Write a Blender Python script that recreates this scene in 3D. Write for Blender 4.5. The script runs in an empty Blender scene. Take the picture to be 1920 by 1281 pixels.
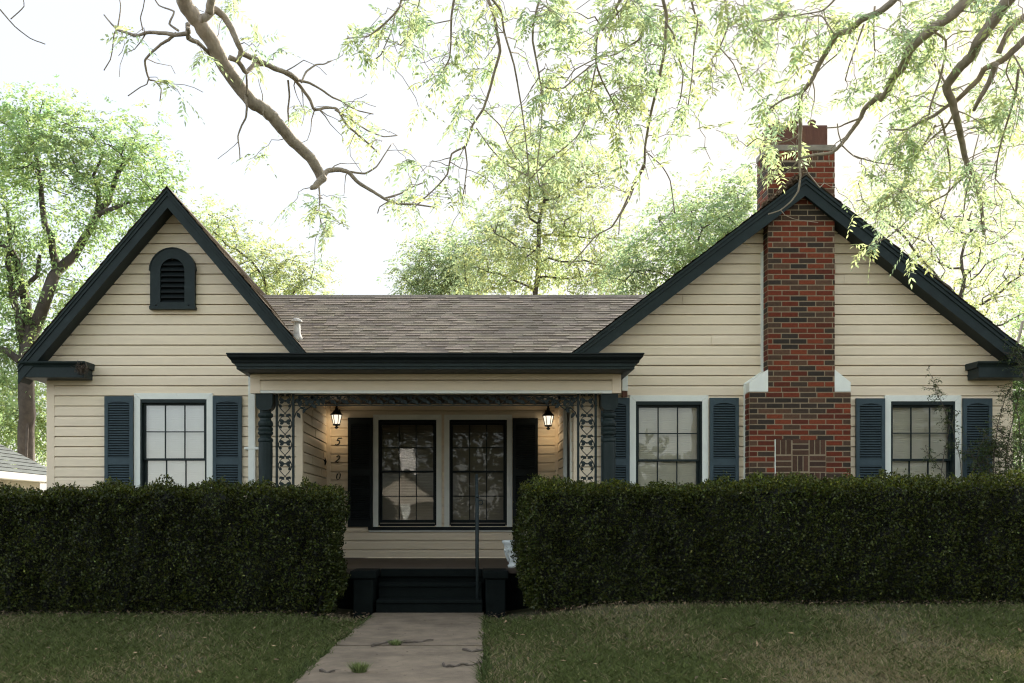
import bpy, math, random
import numpy as np
from mathutils import Vector
R = math.radians
random.seed(7); RNG = np.random.default_rng(11)
SC = bpy.context.scene; COL = SC.collection
# ------------------------------------------------------------------ camera
F, CX, HY, H = 1900.0, 875.0, 968.0, 1.06         # focal length in photo pixels, vanishing point, eye height
cam = bpy.data.objects.new('camera', bpy.data.cameras.new('camera')); COL.objects.link(cam)
cam.location = (0, 0, H); cam.rotation_euler = (R(90), 0, 0)
cam.data.sensor_width = 36; cam.data.lens = F / 1920 * 36
cam.data.shift_x = (960 - CX) / 1920; cam.data.shift_y = (HY - 640.5) / 1920
cam.data.clip_start = 0.05; cam.data.clip_end = 2000
SC.camera = cam
# ------------------------------------------------------------------ sky, sun, exposure
SUN_EL, SUN_AZ = R(25), R(30)                      # sun behind the house, to the right
w = bpy.data.worlds.new('World'); SC.world = w; w.use_nodes = True
nt = w.node_tree; bg = nt.nodes['Background']
sky = nt.nodes.new('ShaderNodeTexSky'); sky.sky_type = 'NISHITA'; sky.sun_disc = False
sky.sun_elevation = SUN_EL; sky.sun_rotation = SUN_AZ
sky.air_density = 1.0; sky.dust_density = 1.5; sky.ozone_density = 0.6
hs = nt.nodes.new('ShaderNodeHueSaturation'); hs.inputs['Saturation'].default_value = 0.4
nt.links.new(sky.outputs[0], hs.inputs['Color']); nt.links.new(hs.outputs[0], bg.inputs[0])
bg.inputs[1].default_value = 0.15
sl = bpy.data.lights.new('sun', 'SUN'); sl.energy = 3.0; sl.angle = R(0.6); sl.color = (1, .93, .82)
so = bpy.data.objects.new('sun', sl); COL.objects.link(so)
sd = Vector((math.sin(SUN_AZ)*math.cos(SUN_EL), math.cos(SUN_AZ)*math.cos(SUN_EL), math.sin(SUN_EL)))
so.rotation_euler = sd.to_track_quat('Z', 'Y').to_euler(); so.location = (20, 40, 40)
vs = SC.view_settings; vs.view_transform = 'Standard'; vs.look = 'None'; vs.gamma = 1; vs.exposure = 2.15
SC.cycles.max_bounces = 8; SC.cycles.transparent_max_bounces = 12; SC.cycles.use_denoising = True
SC.cycles.sample_clamp_indirect = 6; SC.cycles.sample_clamp_direct = .245; SC.cycles.filter_width = 1.2

# ------------------------------------------------------------------ helpers
def P(px, py, Y): return Vector(((px - CX)*Y/F, Y, H + (HY - py)*Y/F))
def PX(px, Y): return (px - CX)*Y/F
def PZ(py, Y): return H + (HY - py)*Y/F

def mat(name, col, rough=.6, var=.12, scale=8, bump=0, bscale=60, attr=False, spec=.4, stretch=None, var2=None):
    m = bpy.data.materials.new(name); m.use_nodes = True; t = m.node_tree; N = t.nodes; b = N['Principled BSDF']
    b.inputs['Roughness'].default_value = rough; b.inputs['Specular IOR Level'].default_value = spec
    tc = N.new('ShaderNodeTexCoord'); src = tc.outputs['Object']
    if stretch:
        mp = N.new('ShaderNodeMapping'); mp.inputs['Scale'].default_value = stretch
        t.links.new(src, mp.inputs[0]); src = mp.outputs[0]
    nz = N.new('ShaderNodeTexNoise'); nz.inputs['Scale'].default_value = scale; nz.inputs['Detail'].default_value = 6
    nz.inputs['Roughness'].default_value = .65
    t.links.new(src, nz.inputs['Vector'])
    mr = N.new('ShaderNodeMapRange'); mr.inputs[1].default_value = .25; mr.inputs[2].default_value = .75
    mr.inputs[3].default_value = 1 - var; mr.inputs[4].default_value = 1 + var
    t.links.new(nz.outputs[0], mr.inputs[0])
    mx = N.new('ShaderNodeVectorMath'); mx.operation = 'SCALE'
    if attr:
        a = N.new('ShaderNodeAttribute'); a.attribute_name = 'col'
        mu = N.new('ShaderNodeVectorMath'); mu.operation = 'MULTIPLY'; mu.inputs[1].default_value = col[:3]
        t.links.new(a.outputs['Color'], mu.inputs[0]); t.links.new(mu.outputs[0], mx.inputs[0])
    else: mx.inputs[0].default_value = col[:3]
    t.links.new(mr.outputs[0], mx.inputs['Scale'])
    out = mx.outputs[0]
    if var2:                                        # a second colour in broad patches (dirt, moss, rust)
        n2 = N.new('ShaderNodeTexNoise'); n2.inputs['Scale'].default_value = var2[1]; n2.inputs['Detail'].default_value = 8
        n2.inputs['Roughness'].default_value = .7
        t.links.new(src, n2.inputs['Vector'])
        m2 = N.new('ShaderNodeMapRange'); m2.inputs[1].default_value = var2[2]; m2.inputs[2].default_value = var2[3]
        t.links.new(n2.outputs[0], m2.inputs[0])
        mm = N.new('ShaderNodeMix'); mm.data_type = 'RGBA'
        t.links.new(m2.outputs[0], mm.inputs['Factor']); t.links.new(out, mm.inputs['A']); mm.inputs['B'].default_value = (*var2[0], 1)
        out = mm.outputs['Result']
    t.links.new(out, b.inputs['Base Color'])
    if bump:
        nb = N.new('ShaderNodeTexNoise'); nb.inputs['Scale'].default_value = bscale; nb.inputs['Detail'].default_value = 5
        t.links.new(src, nb.inputs['Vector'])
        bp = N.new('ShaderNodeBump'); bp.inputs['Strength'].default_value = bump; bp.inputs['Distance'].default_value = .01
        t.links.new(nb.outputs[0], bp.inputs['Height']); t.links.new(bp.outputs[0], b.inputs['Normal'])
    return m

def leafmat(name, col, trans=.5, rough=.5, tcol=None, spec=.2):
    m = bpy.data.materials.new(name); m.use_nodes = True; t = m.node_tree; N = t.nodes; b = N['Principled BSDF']
    a = N.new('ShaderNodeAttribute'); a.attribute_name = 'col'
    mu = N.new('ShaderNodeVectorMath'); mu.operation = 'MULTIPLY'; mu.inputs[1].default_value = col
    t.links.new(a.outputs['Color'], mu.inputs[0]); t.links.new(mu.outputs[0], b.inputs['Base Color'])
    b.inputs['Roughness'].default_value = rough; b.inputs['Specular IOR Level'].default_value = spec
    tr = N.new('ShaderNodeBsdfTranslucent'); m2 = N.new('ShaderNodeVectorMath'); m2.operation = 'MULTIPLY'
    m2.inputs[1].default_value = tcol or [c*1.3 for c in col]
    t.links.new(a.outputs['Color'], m2.inputs[0]); t.links.new(m2.outputs[0], tr.inputs[0])
    ms = N.new('ShaderNodeMixShader'); ms.inputs[0].default_value = trans
    t.links.new(b.outputs[0], ms.inputs[1]); t.links.new(tr.outputs[0], ms.inputs[2])
    t.links.new(ms.outputs[0], N['Material Output'].inputs[0])
    return m

def glassmat(name, refl=.35):
    m = bpy.data.materials.new(name); m.use_nodes = True; t = m.node_tree; N = t.nodes
    N.remove(N['Principled BSDF'])
    tr = N.new('ShaderNodeBsdfTransparent'); tr.inputs[0].default_value = (.98, .985, .98, 1)
    gl = N.new('ShaderNodeBsdfGlossy'); gl.inputs['Roughness'].default_value = .015
    fr = N.new('ShaderNodeFresnel'); fr.inputs[0].default_value = 1.5
    ad = N.new('ShaderNodeMath'); ad.operation = 'ADD'; ad.inputs[1].default_value = refl; ad.use_clamp = True
    nz = N.new('ShaderNodeTexNoise'); nz.inputs['Scale'].default_value = 2.2
    tc = N.new('ShaderNodeTexCoord'); t.links.new(tc.outputs['Object'], nz.inputs['Vector'])
    bp = N.new('ShaderNodeBump'); bp.inputs['Strength'].default_value = .05; bp.inputs['Distance'].default_value = .02
    t.links.new(nz.outputs[0], bp.inputs['Height']); t.links.new(bp.outputs[0], gl.inputs['Normal'])
    ms = N.new('ShaderNodeMixShader')
    t.links.new(fr.outputs[0], ad.inputs[0]); t.links.new(ad.outputs[0], ms.inputs[0])
    t.links.new(tr.outputs[0], ms.inputs[1]); t.links.new(gl.outputs[0], ms.inputs[2])
    t.links.new(ms.outputs[0], N['Material Output'].inputs[0])
    return m

def emit(name, col, s):
    m = bpy.data.materials.new(name); m.use_nodes = True; b = m.node_tree.nodes['Principled BSDF']
    b.inputs['Base Color'].default_value = (*col, 1); b.inputs['Emission Color'].default_value = (*col, 1)
    b.inputs['Emission Strength'].default_value = s
    return m

class MB:
    def __init__(s): s.v = []; s.f = []; s.c = []
    def face(s, pts, col=(1, 1, 1)):
        n = len(s.v); s.v += [tuple(p) for p in pts]; s.f.append(tuple(range(n, n+len(pts)))); s.c.append(col)
    def box(s, x0, x1, y0, y1, z0, z1, col=(1, 1, 1)):
        n = len(s.v)
        s.v += [(x0,y0,z0),(x1,y0,z0),(x1,y1,z0),(x0,y1,z0),(x0,y0,z1),(x1,y0,z1),(x1,y1,z1),(x0,y1,z1)]
        for q in ((0,3,2,1),(4,5,6,7),(0,1,5,4),(1,2,6,5),(2,3,7,6),(3,0,4,7)):
            s.f.append(tuple(n+i for i in q)); s.c.append(col)
    def prism(s, poly, a, b, ax=1, col=(1, 1, 1)):   # polygon in the plane square to axis ax, swept from a to b
        def up(p, t):
            return (p[0], t, p[1]) if ax == 1 else ((t, p[0], p[1]) if ax == 0 else (p[0], p[1], t))
        n = len(s.v); k = len(poly)
        s.v += [up(p, a) for p in poly] + [up(p, b) for p in poly]
        s.f.append(tuple(range(n, n+k))); s.f.append(tuple(range(n+2*k-1, n+k-1, -1))); s.c += [col, col]
        for i in range(k):
            j = (i+1) % k; s.f.append((n+i, n+k+i, n+k+j, n+j)); s.c.append(col)
    def tube(s, pts, rad, n=8, col=(1, 1, 1), cap=True):
        pts = [Vector(p) for p in pts]; m = len(pts)
        if not hasattr(rad, '__len__'): rad = [rad]*m
        base = len(s.v); ref = None
        for i, p in enumerate(pts):
            d = (pts[min(i+1, m-1)] - pts[max(i-1, 0)]).normalized()
            if ref is None: ref = d.orthogonal().normalized()
            ref = (ref - d*ref.dot(d)).normalized(); o = d.cross(ref)
            for k in range(n):
                a = 2*math.pi*k/n; q = p + (ref*math.cos(a) + o*math.sin(a))*rad[i]; s.v.append(tuple(q))
        for i in range(m-1):
            for k in range(n):
                a = base+i*n+k; b = base+i*n+(k+1) % n; s.f.append((a, b, b+n, a+n)); s.c.append(col)
        if cap:
            s.f.append(tuple(base+k for k in range(n-1, -1, -1))); s.f.append(tuple(base+(m-1)*n+k for k in range(n))); s.c += [col, col]
    def lathe(s, prof, cx, cy, n=20, col=(1, 1, 1)):
        base = len(s.v); m = len(prof)
        for r, z in prof:
            for k in range(n):
                a = 2*math.pi*k/n; s.v.append((cx+r*math.cos(a), cy+r*math.sin(a), z))
        for i in range(m-1):
            for k in range(n):
                a = base+i*n+k; b = base+i*n+(k+1) % n; s.f.append((a, b, b+n, a+n)); s.c.append(col)
        s.f.append(tuple(base+k for k in range(n-1, -1, -1))); s.f.append(tuple(base+(m-1)*n+k for k in range(n))); s.c += [col, col]
    def build(s, name, m, parent=None, org=None, smooth=False, bevel=0):
        o0 = Vector(org) if org is not None else (Vector(parent['_org']) if parent and '_org' in parent else Vector((0, 0, 0)))
        me = bpy.data.meshes.new(name); me.from_pydata([tuple(Vector(v)-o0) for v in s.v], [], s.f)
        ca = me.color_attributes.new('col', 'FLOAT_COLOR', 'CORNER')
        arr = np.ones((len(me.loops), 4), np.float32); i = 0
        for f, c in zip(s.f, s.c): arr[i:i+len(f), :3] = c; i += len(f)
        ca.data.foreach_set('color', arr.ravel())
        if smooth:
            for p in me.polygons: p.use_smooth = True
        me.materials.append(m); me.update()
        return link(name, me, parent, o0, bevel)

def link(name, me, parent, o0, bevel=0):
    o = bpy.data.objects.new(name, me); COL.objects.link(o); o['_org'] = tuple(o0)
    if parent: o.parent = parent
    else: o.location = o0
    if bevel:
        b = o.modifiers.new('bevel', 'BEVEL'); b.width = bevel; b.segments = 2; b.limit_method = 'ANGLE'; b.angle_limit = R(40)
    return o

def mesh_np(name, V, Fc, col, m, parent=None, org=(0, 0, 0), smooth=False):
    V = np.asarray(V, np.float32).reshape(-1, 3) - np.asarray(org, np.float32); Fc = np.asarray(Fc, np.int32)
    n, k = Fc.shape; me = bpy.data.meshes.new(name)
    me.vertices.add(len(V)); me.vertices.foreach_set('co', V.ravel())
    me.loops.add(n*k); me.loops.foreach_set('vertex_index', Fc.ravel())
    me.polygons.add(n); me.polygons.foreach_set('loop_start', np.arange(0, n*k, k, dtype=np.int32))
    try: me.polygons.foreach_set('loop_total', np.full(n, k, np.int32))
    except Exception: pass
    if smooth: me.polygons.foreach_set('use_smooth', np.ones(n, bool))
    if col is not None:
        ca = me.color_attributes.new('col', 'FLOAT_COLOR', 'CORNER')
        c4 = np.ones((n, 4), np.float32); c4[:, :3] = col
        ca.data.foreach_set('color', np.repeat(c4, k, axis=0).ravel())
    me.update(calc_edges=True); me.validate(); me.materials.append(m)
    return link(name, me, parent, Vector(org))

def thing(name, label, cat, loc, group=None):
    o = bpy.data.objects.new(name, None); COL.objects.link(o); o.location = loc; o['_org'] = tuple(loc)
    o.empty_display_size = .2; o['label'] = label; o['category'] = cat
    if group: o['group'] = group
    return o
def tag(o, label, cat, group=None, kind=None):
    o['label'] = label; o['category'] = cat
    if group: o['group'] = group
    if kind: o['kind'] = kind
    return o
def lab(o, label): o['label'] = label; return o

def nrm(a): return a/np.maximum(np.linalg.norm(a, axis=-1, keepdims=True), 1e-9)
_ph = RNG.uniform(0, 6.28, (40,)); _fr = RNG.normal(0, 1, (40, 3))
def snoise(p, s, k=0):                               # cheap smooth noise about -1..1
    p = np.asarray(p)*s; r = 0
    for i in range(6):
        j = (i+k*6) % 40; r = r + np.sin(p @ _fr[j]*1.6 + _ph[j])
    return r/3.2

def leaves(C, A, N, L, W, col):                      # rhombic leaf blades: centre, axis, normal, length, width
    A = nrm(A); B = nrm(np.cross(A, N)); L = np.asarray(L).reshape(-1, 1); W = np.asarray(W).reshape(-1, 1)
    Nn = np.cross(B, A)
    V = np.stack([C - A*L*.5, C + B*W*.5 - A*L*.08 + Nn*W*.18, C + A*L*.5, C - B*W*.5 - A*L*.08 + Nn*W*.18], 1).reshape(-1, 3)
    n = len(C); return V, np.arange(n*4).reshape(n, 4), col

# ------------------------------------------------------------------ materials
M = {}
M['siding'] = mat('vinyl_siding', (.68, .575, .42), .55, .08, 3, .06, 90, True, .3, (1, 1, 6), ((.36, .27, .17), 2.2, .62, .95))
M['cream'] = mat('cream_trim', (.68, .565, .41), .5, .06, 6, .05, 60)
M['white'] = mat('white_paint', (.74, .76, .69), .5, .07, 6, .06, 50, var2=((.42, .40, .33), 9, .62, .9))
M['navy'] = mat('dark_blue_paint', (.013, .021, .0205), .5, .25, 7, .12, 40, spec=.15, var2=((.028, .038, .039), 14, .58, .85))
M['shutter'] = mat('shutter_paint', (.040, .061, .070), .5, .18, 9, .05, 40, spec=.15)
M['black'] = mat('blackish_paint', (.008, .011, .011), .6, .2, 9, .05, 40, spec=.12)
M['iron'] = mat('wrought_iron', (.021, .028, .028), .6, .3, 30, .15, 80, spec=.08)
M['shingle'] = mat('roof_shingle', (.172, .143, .108), .9, .12, 25, .5, 160, True, .08, None, ((.14, .116, .088), 1.2, .5, .9))
M['brick'] = mat('brick', (1, 1, 1), .85, .28, 30, .5, 120, True, .2)
M['mortar'] = mat('mortar', (.25, .195, .13), .95, .2, 40, .5, 150, spec=.1)
M['concrete'] = mat('old_concrete', (.142, .111, .078), .9, .3, 5, .5, 140, spec=.2, var2=((.068, .053, .036), 1.6, .45, .75))
M['steps'] = mat('painted_concrete', (.0035, .0055, .0050), .8, .35, 8, .4, 60, spec=.08, var2=((.012, .013, .011), 12, .6, .85))
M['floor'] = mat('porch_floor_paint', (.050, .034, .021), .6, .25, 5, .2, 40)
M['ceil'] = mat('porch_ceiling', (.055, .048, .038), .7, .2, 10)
M['rust'] = mat('rusty_metal', (.10, .042, .025), .75, .35, 9, .3, 60, spec=.3, stretch=(1, 1, .35), var2=((.25, .12, .05), 6, .55, .8))
M['conc_band'] = mat('chimney_cap', (.21, .185, .14), .9, .25, 12, .4, 60)
M['galv'] = mat('galvanised_pipe', (.38, .36, .31), .55, .35, 14, .2, 50, var2=((.10, .06, .04), 9, .55, .75))
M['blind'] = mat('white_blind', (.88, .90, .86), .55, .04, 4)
M['blind2'] = mat('dulled_blind', (.62, .59, .48), .6, .06, 4)  # white blind dulled; the right windows' dullness put into its colour
M['blind3'] = mat('dim_blind', (.125, .105, .070), .6, .06, 4)  # white blind darkened; the porch windows' dimness put into its colour
M['glass'] = glassmat('window_glass', .03); M['dim_glass'] = glassmat('screened_glass', .012); M['clear_glass'] = glassmat('clear_window_glass', .085); M['bare_glass'] = glassmat('bare_window_glass', .26)
M['room'] = mat('dark_room', (.03, .028, .025), .9)
M['lampglass'] = emit('lamp_glass', (1, .88, .70), 1.6)
M['bark'] = mat('bark', (.29, .245, .195), .9, .4, 14, .9, 40, spec=.15, stretch=(1, 1, .5), var2=((.22, .18, .14), 18, .55, .8))
M['bark_dark'] = mat('dark_bark', (.075, .062, .05), .95, .35, 6, .8, 20, spec=.1)
M['leaf'] = leafmat('pecan_leaf', (.26, .30, .15), .62, .5, (.42, .51, .28))  # paled: the wash of glare is put into the leaf colour
M['leaf_far'] = leafmat('tree_leaf', (.26, .285, .135), .6, .5, (.43, .49, .26))
M['leaf_hedge'] = leafmat('hedge_leaf', (.036, .047, .011), .25, .36, None, .18)
M['leaf_dark'] = leafmat('shrub_leaf', (.05, .07, .025), .3, .45)
M['core'] = mat('hedge_dark_core', (.006, .007, .004), .95, .4, 12)  # near-black tone stands for shade inside the hedge
M['grass'] = leafmat('grass_blade', (1, 1, 1), .3, .6, (1.1, 1.1, 1), .06)
M['soil'] = mat('lawn_soil', (.062, .062, .032), .95, .35, 3, .6, 60, spec=.1, var2=((.10, .082, .048), 1.1, .5, .68))
M['asphalt'] = mat('asphalt', (.05, .05, .05), .9, .2, 20, .4, 120)
M['urn'] = mat('white_urn', (.66, .70, .68), .6, .12, 12, .3, 30, var2=((.25, .24, .20), 16, .55, .75))
M['litter'] = mat('dry_litter', (.16, .12, .08), .9, .4, 30, attr=True)
M['pale_wall'] = mat('pale_wall', (.72, .66, .56), .7, .06, 3)
M['roof_grey'] = mat('grey_shingle', (.05, .058, .052), .9, .25, 12, .5, 80, True)
M['tan_wall'] = mat('tan_clapboard', (.42, .38, .31), .8, .15, 3)
M['white_wall'] = mat('white_clapboard', (.75, .73, .68), .7, .05, 3)

# ------------------------------------------------------------------ ground
def sstep(a, b, x): t = np.clip((x-a)/(b-a), 0, 1); return t*t*(3-2*t)
def ground_z(x, y):
    x = np.asarray(x, float); y = np.asarray(y, float)
    z = .15*sstep(7.2, 10.4, y)*sstep(.35, 1.6, x) + .04*sstep(8, 10.4, y)*sstep(-1.1, -2.0, x)
    z = z - .62*sstep(4.6, -.5, y) - .9*sstep(-8, -25, y)
    z = z - .35*sstep(-6.5, -10, x)*sstep(8, 14, y)
    return z
xs = np.concatenate([np.linspace(-160, -14, 14), np.linspace(-12, 12, 97), np.linspace(14, 160, 14)])
ys = np.concatenate([np.linspace(-120, -10, 12), np.linspace(-8, 14, 89), np.linspace(16, 200, 16)])
GX, GY = np.meshgrid(xs, ys); GZ = ground_z(GX, GY) - .02
GZ += .012*snoise(np.stack([GX, GY, GX*0], -1), 2.2)*((np.abs(GX) < 13) & (GY > 4) & (GY < 15))
on_path = (GX > -1.45) & (GX < .4) & (GY < 11.3); GZ[on_path] -= .05
V = np.stack([GX, GY, GZ], -1).reshape(-1, 3); nx, ny = len(xs), len(ys)
ii = (np.arange(ny-1)[:, None]*nx + np.arange(nx-1)[None]).ravel()
g = mesh_np('lawn', V, np.stack([ii, ii+1, ii+nx+1, ii+nx], 1), None, M['soil'], smooth=True)
g['kind'] = 'structure'
# path of old concrete slabs
mb = MB()
def path_x(side, y): return (-1.107 + (y-6.434)*.0234) if side == 0 else (.095 + (y-6.434)*.0197)
edges_y = [-2.6, 1.2, 3.4, 5.8, 8.215, 11.02]
for a, b in zip(edges_y[:-1], edges_y[1:]):
    a += .022; b -= .022; n = 12
    for i in range(n):
        y0 = a+(b-a)*i/n; y1 = a+(b-a)*(i+1)/n
        z0 = float(ground_z(-.5, y0))+.012; z1 = float(ground_z(-.5, y1))+.012
        j0, j1 = [.012*math.sin(y*5.1)+.008*math.sin(y*13+1) for y in (y0, y1)]
        xl0, xr0, xl1, xr1 = path_x(0, y0)+j0, path_x(1, y0)+j1*.4, path_x(0, y1)+j1, path_x(1, y1)+j1*.4
        mb.face([(xl0, y0, z0), (xr0, y0, z0), (xr1, y1, z1), (xl1, y1, z1)])
        mb.face([(xl0, y0, z0-.09), (xl0, y0, z0), (xl1, y1, z1), (xl1, y1, z1-.09)])
        mb.face([(xr0, y0, z0-.09), (xr0, y0, z0), (xr1, y1, z1), (xr1, y1, z1-.09)])
    for yy in (a, b):
        z = float(ground_z(-.5, yy))+.012
        mb.face([(path_x(0, yy), yy, z-.09), (path_x(1, yy), yy, z-.09), (path_x(1, yy), yy, z), (path_x(0, yy), yy, z)])
mb.build('path', M['concrete'])['kind'] = 'structure'
mb = MB(); mb.box(-150, 150, -3.9, -2.6, -.8, -.585); mb.build('sidewalk', M['concrete'])['kind'] = 'structure'
mb = MB(); mb.box(-150, 150, -13, -5.2, -1.5, -.7); mb.build('street', M['asphalt'])['kind'] = 'structure'
# ------------------------------------------------------------------ the house
YW, YB, YR = 12.35, 14.45, 12.05                    # front walls, porch back wall, rake boards
YBM = 11.75                                         # porch beam
SW = YW/F
XL, XLI, XRI, XR = -5.09, -2.015, 1.3195, 6.62      # left wall edges, right wall edges
PZF = .464                                          # porch floor
house = thing('house', 'cream clapboard bungalow with two gables, dark blue trim and brick chimney behind the hedges', 'house', ((XL+XR)/2, YW, 0))
def part(mb, name, m, parent=None, **k): return mb.build(name, M[m], parent or house, **k)

PITCH = .1235
def siding(mb, lo, hi, z0, z1, holes, mp, seams=0, gd=.02):
    k = 0; zb = z0
    while zb < z1-1e-4:
        zt = min(zb+PITCH, z1); zm = zb+(zt-zb)*.70
        u0, u1 = lo((zb+zt)/2), hi((zb+zt)/2)
        if hi(zb)-lo(zb) > .01:
            cuts = [(None, None)]
            hs_ = sorted([h for h in holes if h[2] < (zb+zt)/2 < h[3] and h[1] > u0 and h[0] < u1])
            iv = []; cur = None
            for h in hs_: iv.append((cur, h[0])); cur = h[1]
            iv.append((cur, None))
            jd = random.uniform(-.001, .001); t = random.uniform(.965, 1.03); c = (t, t, t*random.uniform(.985, 1.01))
            L = [zb, zm, zt-.011, zt-.011, zt]; D = [.0230+jd, .0195+jd, .013, -gd, -gd]
            for a, b in iv:
                ra = [lo(z) if a is None else a for z in L]; rb = [max(hi(z), lo(z)) if b is None else b for z in L]
                if rb[0]-ra[0] < .002: continue
                pieces = [(ra, rb, 0)]
                if seams is not None and rb[0]-ra[0] > 1.3 and random.random() < .6:
                    q = random.uniform(ra[0]+.3, rb[0]-.3)
                    if ra[4] < q < rb[4]: pieces = [(ra, [q]*5, 0), ([q]*5, rb, .006)]
                for ra, rb, dd in pieces:
                  D = [D[0]+dd, D[1]+dd, D[2]+dd, D[3], D[4]]
                  if dd: mb.face([mp(ra[0], zb, D[0]), mp(ra[0], zb, 0), mp(ra[0], L[2], 0), mp(ra[0], L[2], D[2])], c)
                  for i in range(4):
                    mb.face([mp(ra[i], L[i], D[i]), mp(rb[i], L[i], D[i]), mp(rb[i+1], L[i+1], D[i+1]), mp(ra[i+1], L[i+1], D[i+1])], c)
                  mb.face([mp(ra[0], zb, D[0]), mp(ra[0], zb, -gd), mp(rb[0], zb, -gd), mp(rb[0], zb, D[0])], c)
        zb += PITCH; k += 1

# gable outlines (outer top line of each rake)
LG = dict(x=-3.558, z=4.965, ml=1.178, mr=1.188, xe=-5.335)
RG = dict(x=4.027, z=5.106, ml=.7586, mr=.795, xe=6.83)
def gz(g, x): return g['z'] - (g['ml']*(g['x']-x) if x < g['x'] else g['mr']*(x-g['x']))
DT = .17                                            # vertical thickness of roof deck at the wall
# windows: outer casing px x0,x1,top y ; Y plane
def wrect(px0, px1, py0, py1, Y): return (PX(px0, Y), PX(px1, Y), PZ(py1, Y), PZ(py0, Y))
W1 = wrect(253, 400, 738, 986, YW); W2 = wrect(1180, 1327, 742, 988, YW); W3 = wrect(1657, 1800, 742, 988, YW)
W4 = wrect(700, 828, 778, 988, YB); W5 = wrect(833, 960, 778, 988, YB)
CW = .075
def hole(w): return (w[0]+CW*.6, w[1]-CW*.6, w[2]+.02, w[3]-CW*.6)
front = lambda u, z, d: (u, YW-d, z)
WB = .40
# left gabled wall
mb = MB(); g = LG
siding(mb, lambda z: max(XL, g['x']-(g['z']-DT-z)/g['ml']), lambda z: min(XLI, g['x']+(g['z']-DT-z)/g['mr']), WB+.03, g['z']-DT, [hole(W1)], front)
part(mb, 'gable_wall', 'siding')
# right gabled wall
mb = MB(); g2 = RG
siding(mb, lambda z: max(XRI, g2['x']-(g2['z']-DT-z)/g2['ml']), lambda z: min(XR, g2['x']+(g2['z']-DT-z)/g2['mr']), WB+.03, g2['z']-DT, [hole(W2), hole(W3)], front)
part(mb, 'gable_wall', 'siding')
# porch back wall and the two side walls of the recess
mb = MB()
CEIL = 2.665
siding(mb, lambda z: XLI, lambda z: XRI, PZF+.005, CEIL, [hole(W4), hole(W5)], lambda u, z, d: (u, YB-d, z))
part(mb, 'porch_wall', 'siding')
mb = MB(); siding(mb, lambda z: YW, lambda z: YB, PZF+.03, CEIL, [], lambda u, z, d: (XLI+d, u, z)); part(mb, 'porch_wall', 'siding')
DOOR = (12.55, 13.52, PZF, 2.52)
mb = MB(); siding(mb, lambda z: YW, lambda z: YB, PZF+.03, CEIL, [(DOOR[0], DOOR[1], PZF, 2.56)], lambda u, z, d: (XRI-d, u, z)); part(mb, 'porch_wall', 'siding')
# outer side and back walls
mb = MB(); siding(mb, lambda z: YW, lambda z: 21, WB, 2.86, [], lambda u, z, d: (XL-d, u, z)); part(mb, 'side_wall', 'siding')
mb = MB(); siding(mb, lambda z: YW, lambda z: 21, WB, 2.98, [], lambda u, z, d: (XR+d, u, z)); part(mb, 'side_wall', 'siding')
mb = MB(); siding(mb, lambda z: XL, lambda z: XR, WB, 2.9, [], lambda u, z, d: (u, 21+d, z)); part(mb, 'back_wall', 'siding')
# foundation
mb = MB(); mb.box(XL+.02, XLI-.02, YW+.02, 20.98, -.4, WB); mb.box(XRI+.02, XR-.02, YW+.02, 20.98, -.4, WB)
part(mb, 'foundation', 'steps')
# dark sheets standing for the unlit rooms behind the windows
for w_, y in ((W1, YW), (W2, YW), (W3, YW), (W4, YB), (W5, YB)):
    mb = MB()
    mb.face([(w_[0]-.2, y+.6, w_[2]-.2), (w_[1]+.2, y+.6, w_[2]-.2), (w_[1]+.2, y+.6, w_[3]+.2), (w_[0]-.2, y+.6, w_[3]+.2)])
    part(mb, 'dark_backing', 'room')
# corner boards
def board(x0, x1, y0, y1, z0, z1, m='cream', name='corner_board'):
    mb = MB(); mb.box(x0, x1, y0, y1, z0, z1); part(mb, name, m, bevel=.004)
board(XL-.022, XL+.075, YW-.024, YW+.05, WB, PZ(706, YW))
board(XR-.085, XR+.022, YW-.024, YW+.05, WB, PZ(706, YW))
board(XLI-.065, XLI+.020, YW-.022, YW+.06, PZF, CEIL); board(XRI-.020, XRI+.06, YW-.022, YW+.06, PZF, CEIL)
board(XLI+.016, XLI+.075, YB-.055, YB-.016, PZF+.01, CEIL-.005); board(XRI-.065, XRI-.016, YB-.055, YB-.016, PZF+.01, CEIL-.005)
board(XLI+.076, XRI-.066, YB-.040, YB-.017, CEIL-.05, CEIL-.006, name='frieze_board')

# ---- roofs
def shingles(mb, o, u, v, lo, hi, length, tab=(.10, .24), exp_=.127):
    o, u, v = Vector(o), Vector(u).normalized(), Vector(v).normalized(); n = u.cross(v)
    if n.z < 0: n = -n
    k = 0; t = 0.0
    while t < length-1e-3:
        t1 = min(t+exp_, length); x = lo(t); xe = hi(t)
        first = True
        while x < xe-1e-3:
            x1 = min(x+random.uniform(*tab), xe)
            th = .006 + (.005 if random.random() < .5 else 0) + random.uniform(0, .001)
            b = random.choice((.78, .90, .95, 1, 1.02, 1.05)); c = (b, b*random.uniform(.96, 1.02), b*random.uniform(.93, 1.02))
            xa1 = x if not first else lo(t1); xb1 = x1 if x1 < xe-1e-3 else hi(t1)
            if x1 < xe - 1e-3: xb1 = x1
            p = [o+u*x+v*t+n*th, o+u*x1+v*t+n*th, o+u*max(xb1, xa1)+v*(t1+.004)+n*.001, o+u*xa1+v*(t1+.004)+n*.001]
            mb.face(p, c); mb.face([p[0]-n*(th+.004), p[1]-n*(th+.004), p[1], p[0]], tuple(q*.7 for q in c))  # butt edges tinted darker: course shadow put into the colour
            x = x1; first = False
        t = t1
MRZ0, MRY0, RY, RZ = 3.0, YR, 14.74, 4.265
sl_ = math.hypot(RY-MRY0, RZ-MRZ0); vz = (RZ-MRZ0)/sl_
mb = MB()
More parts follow.
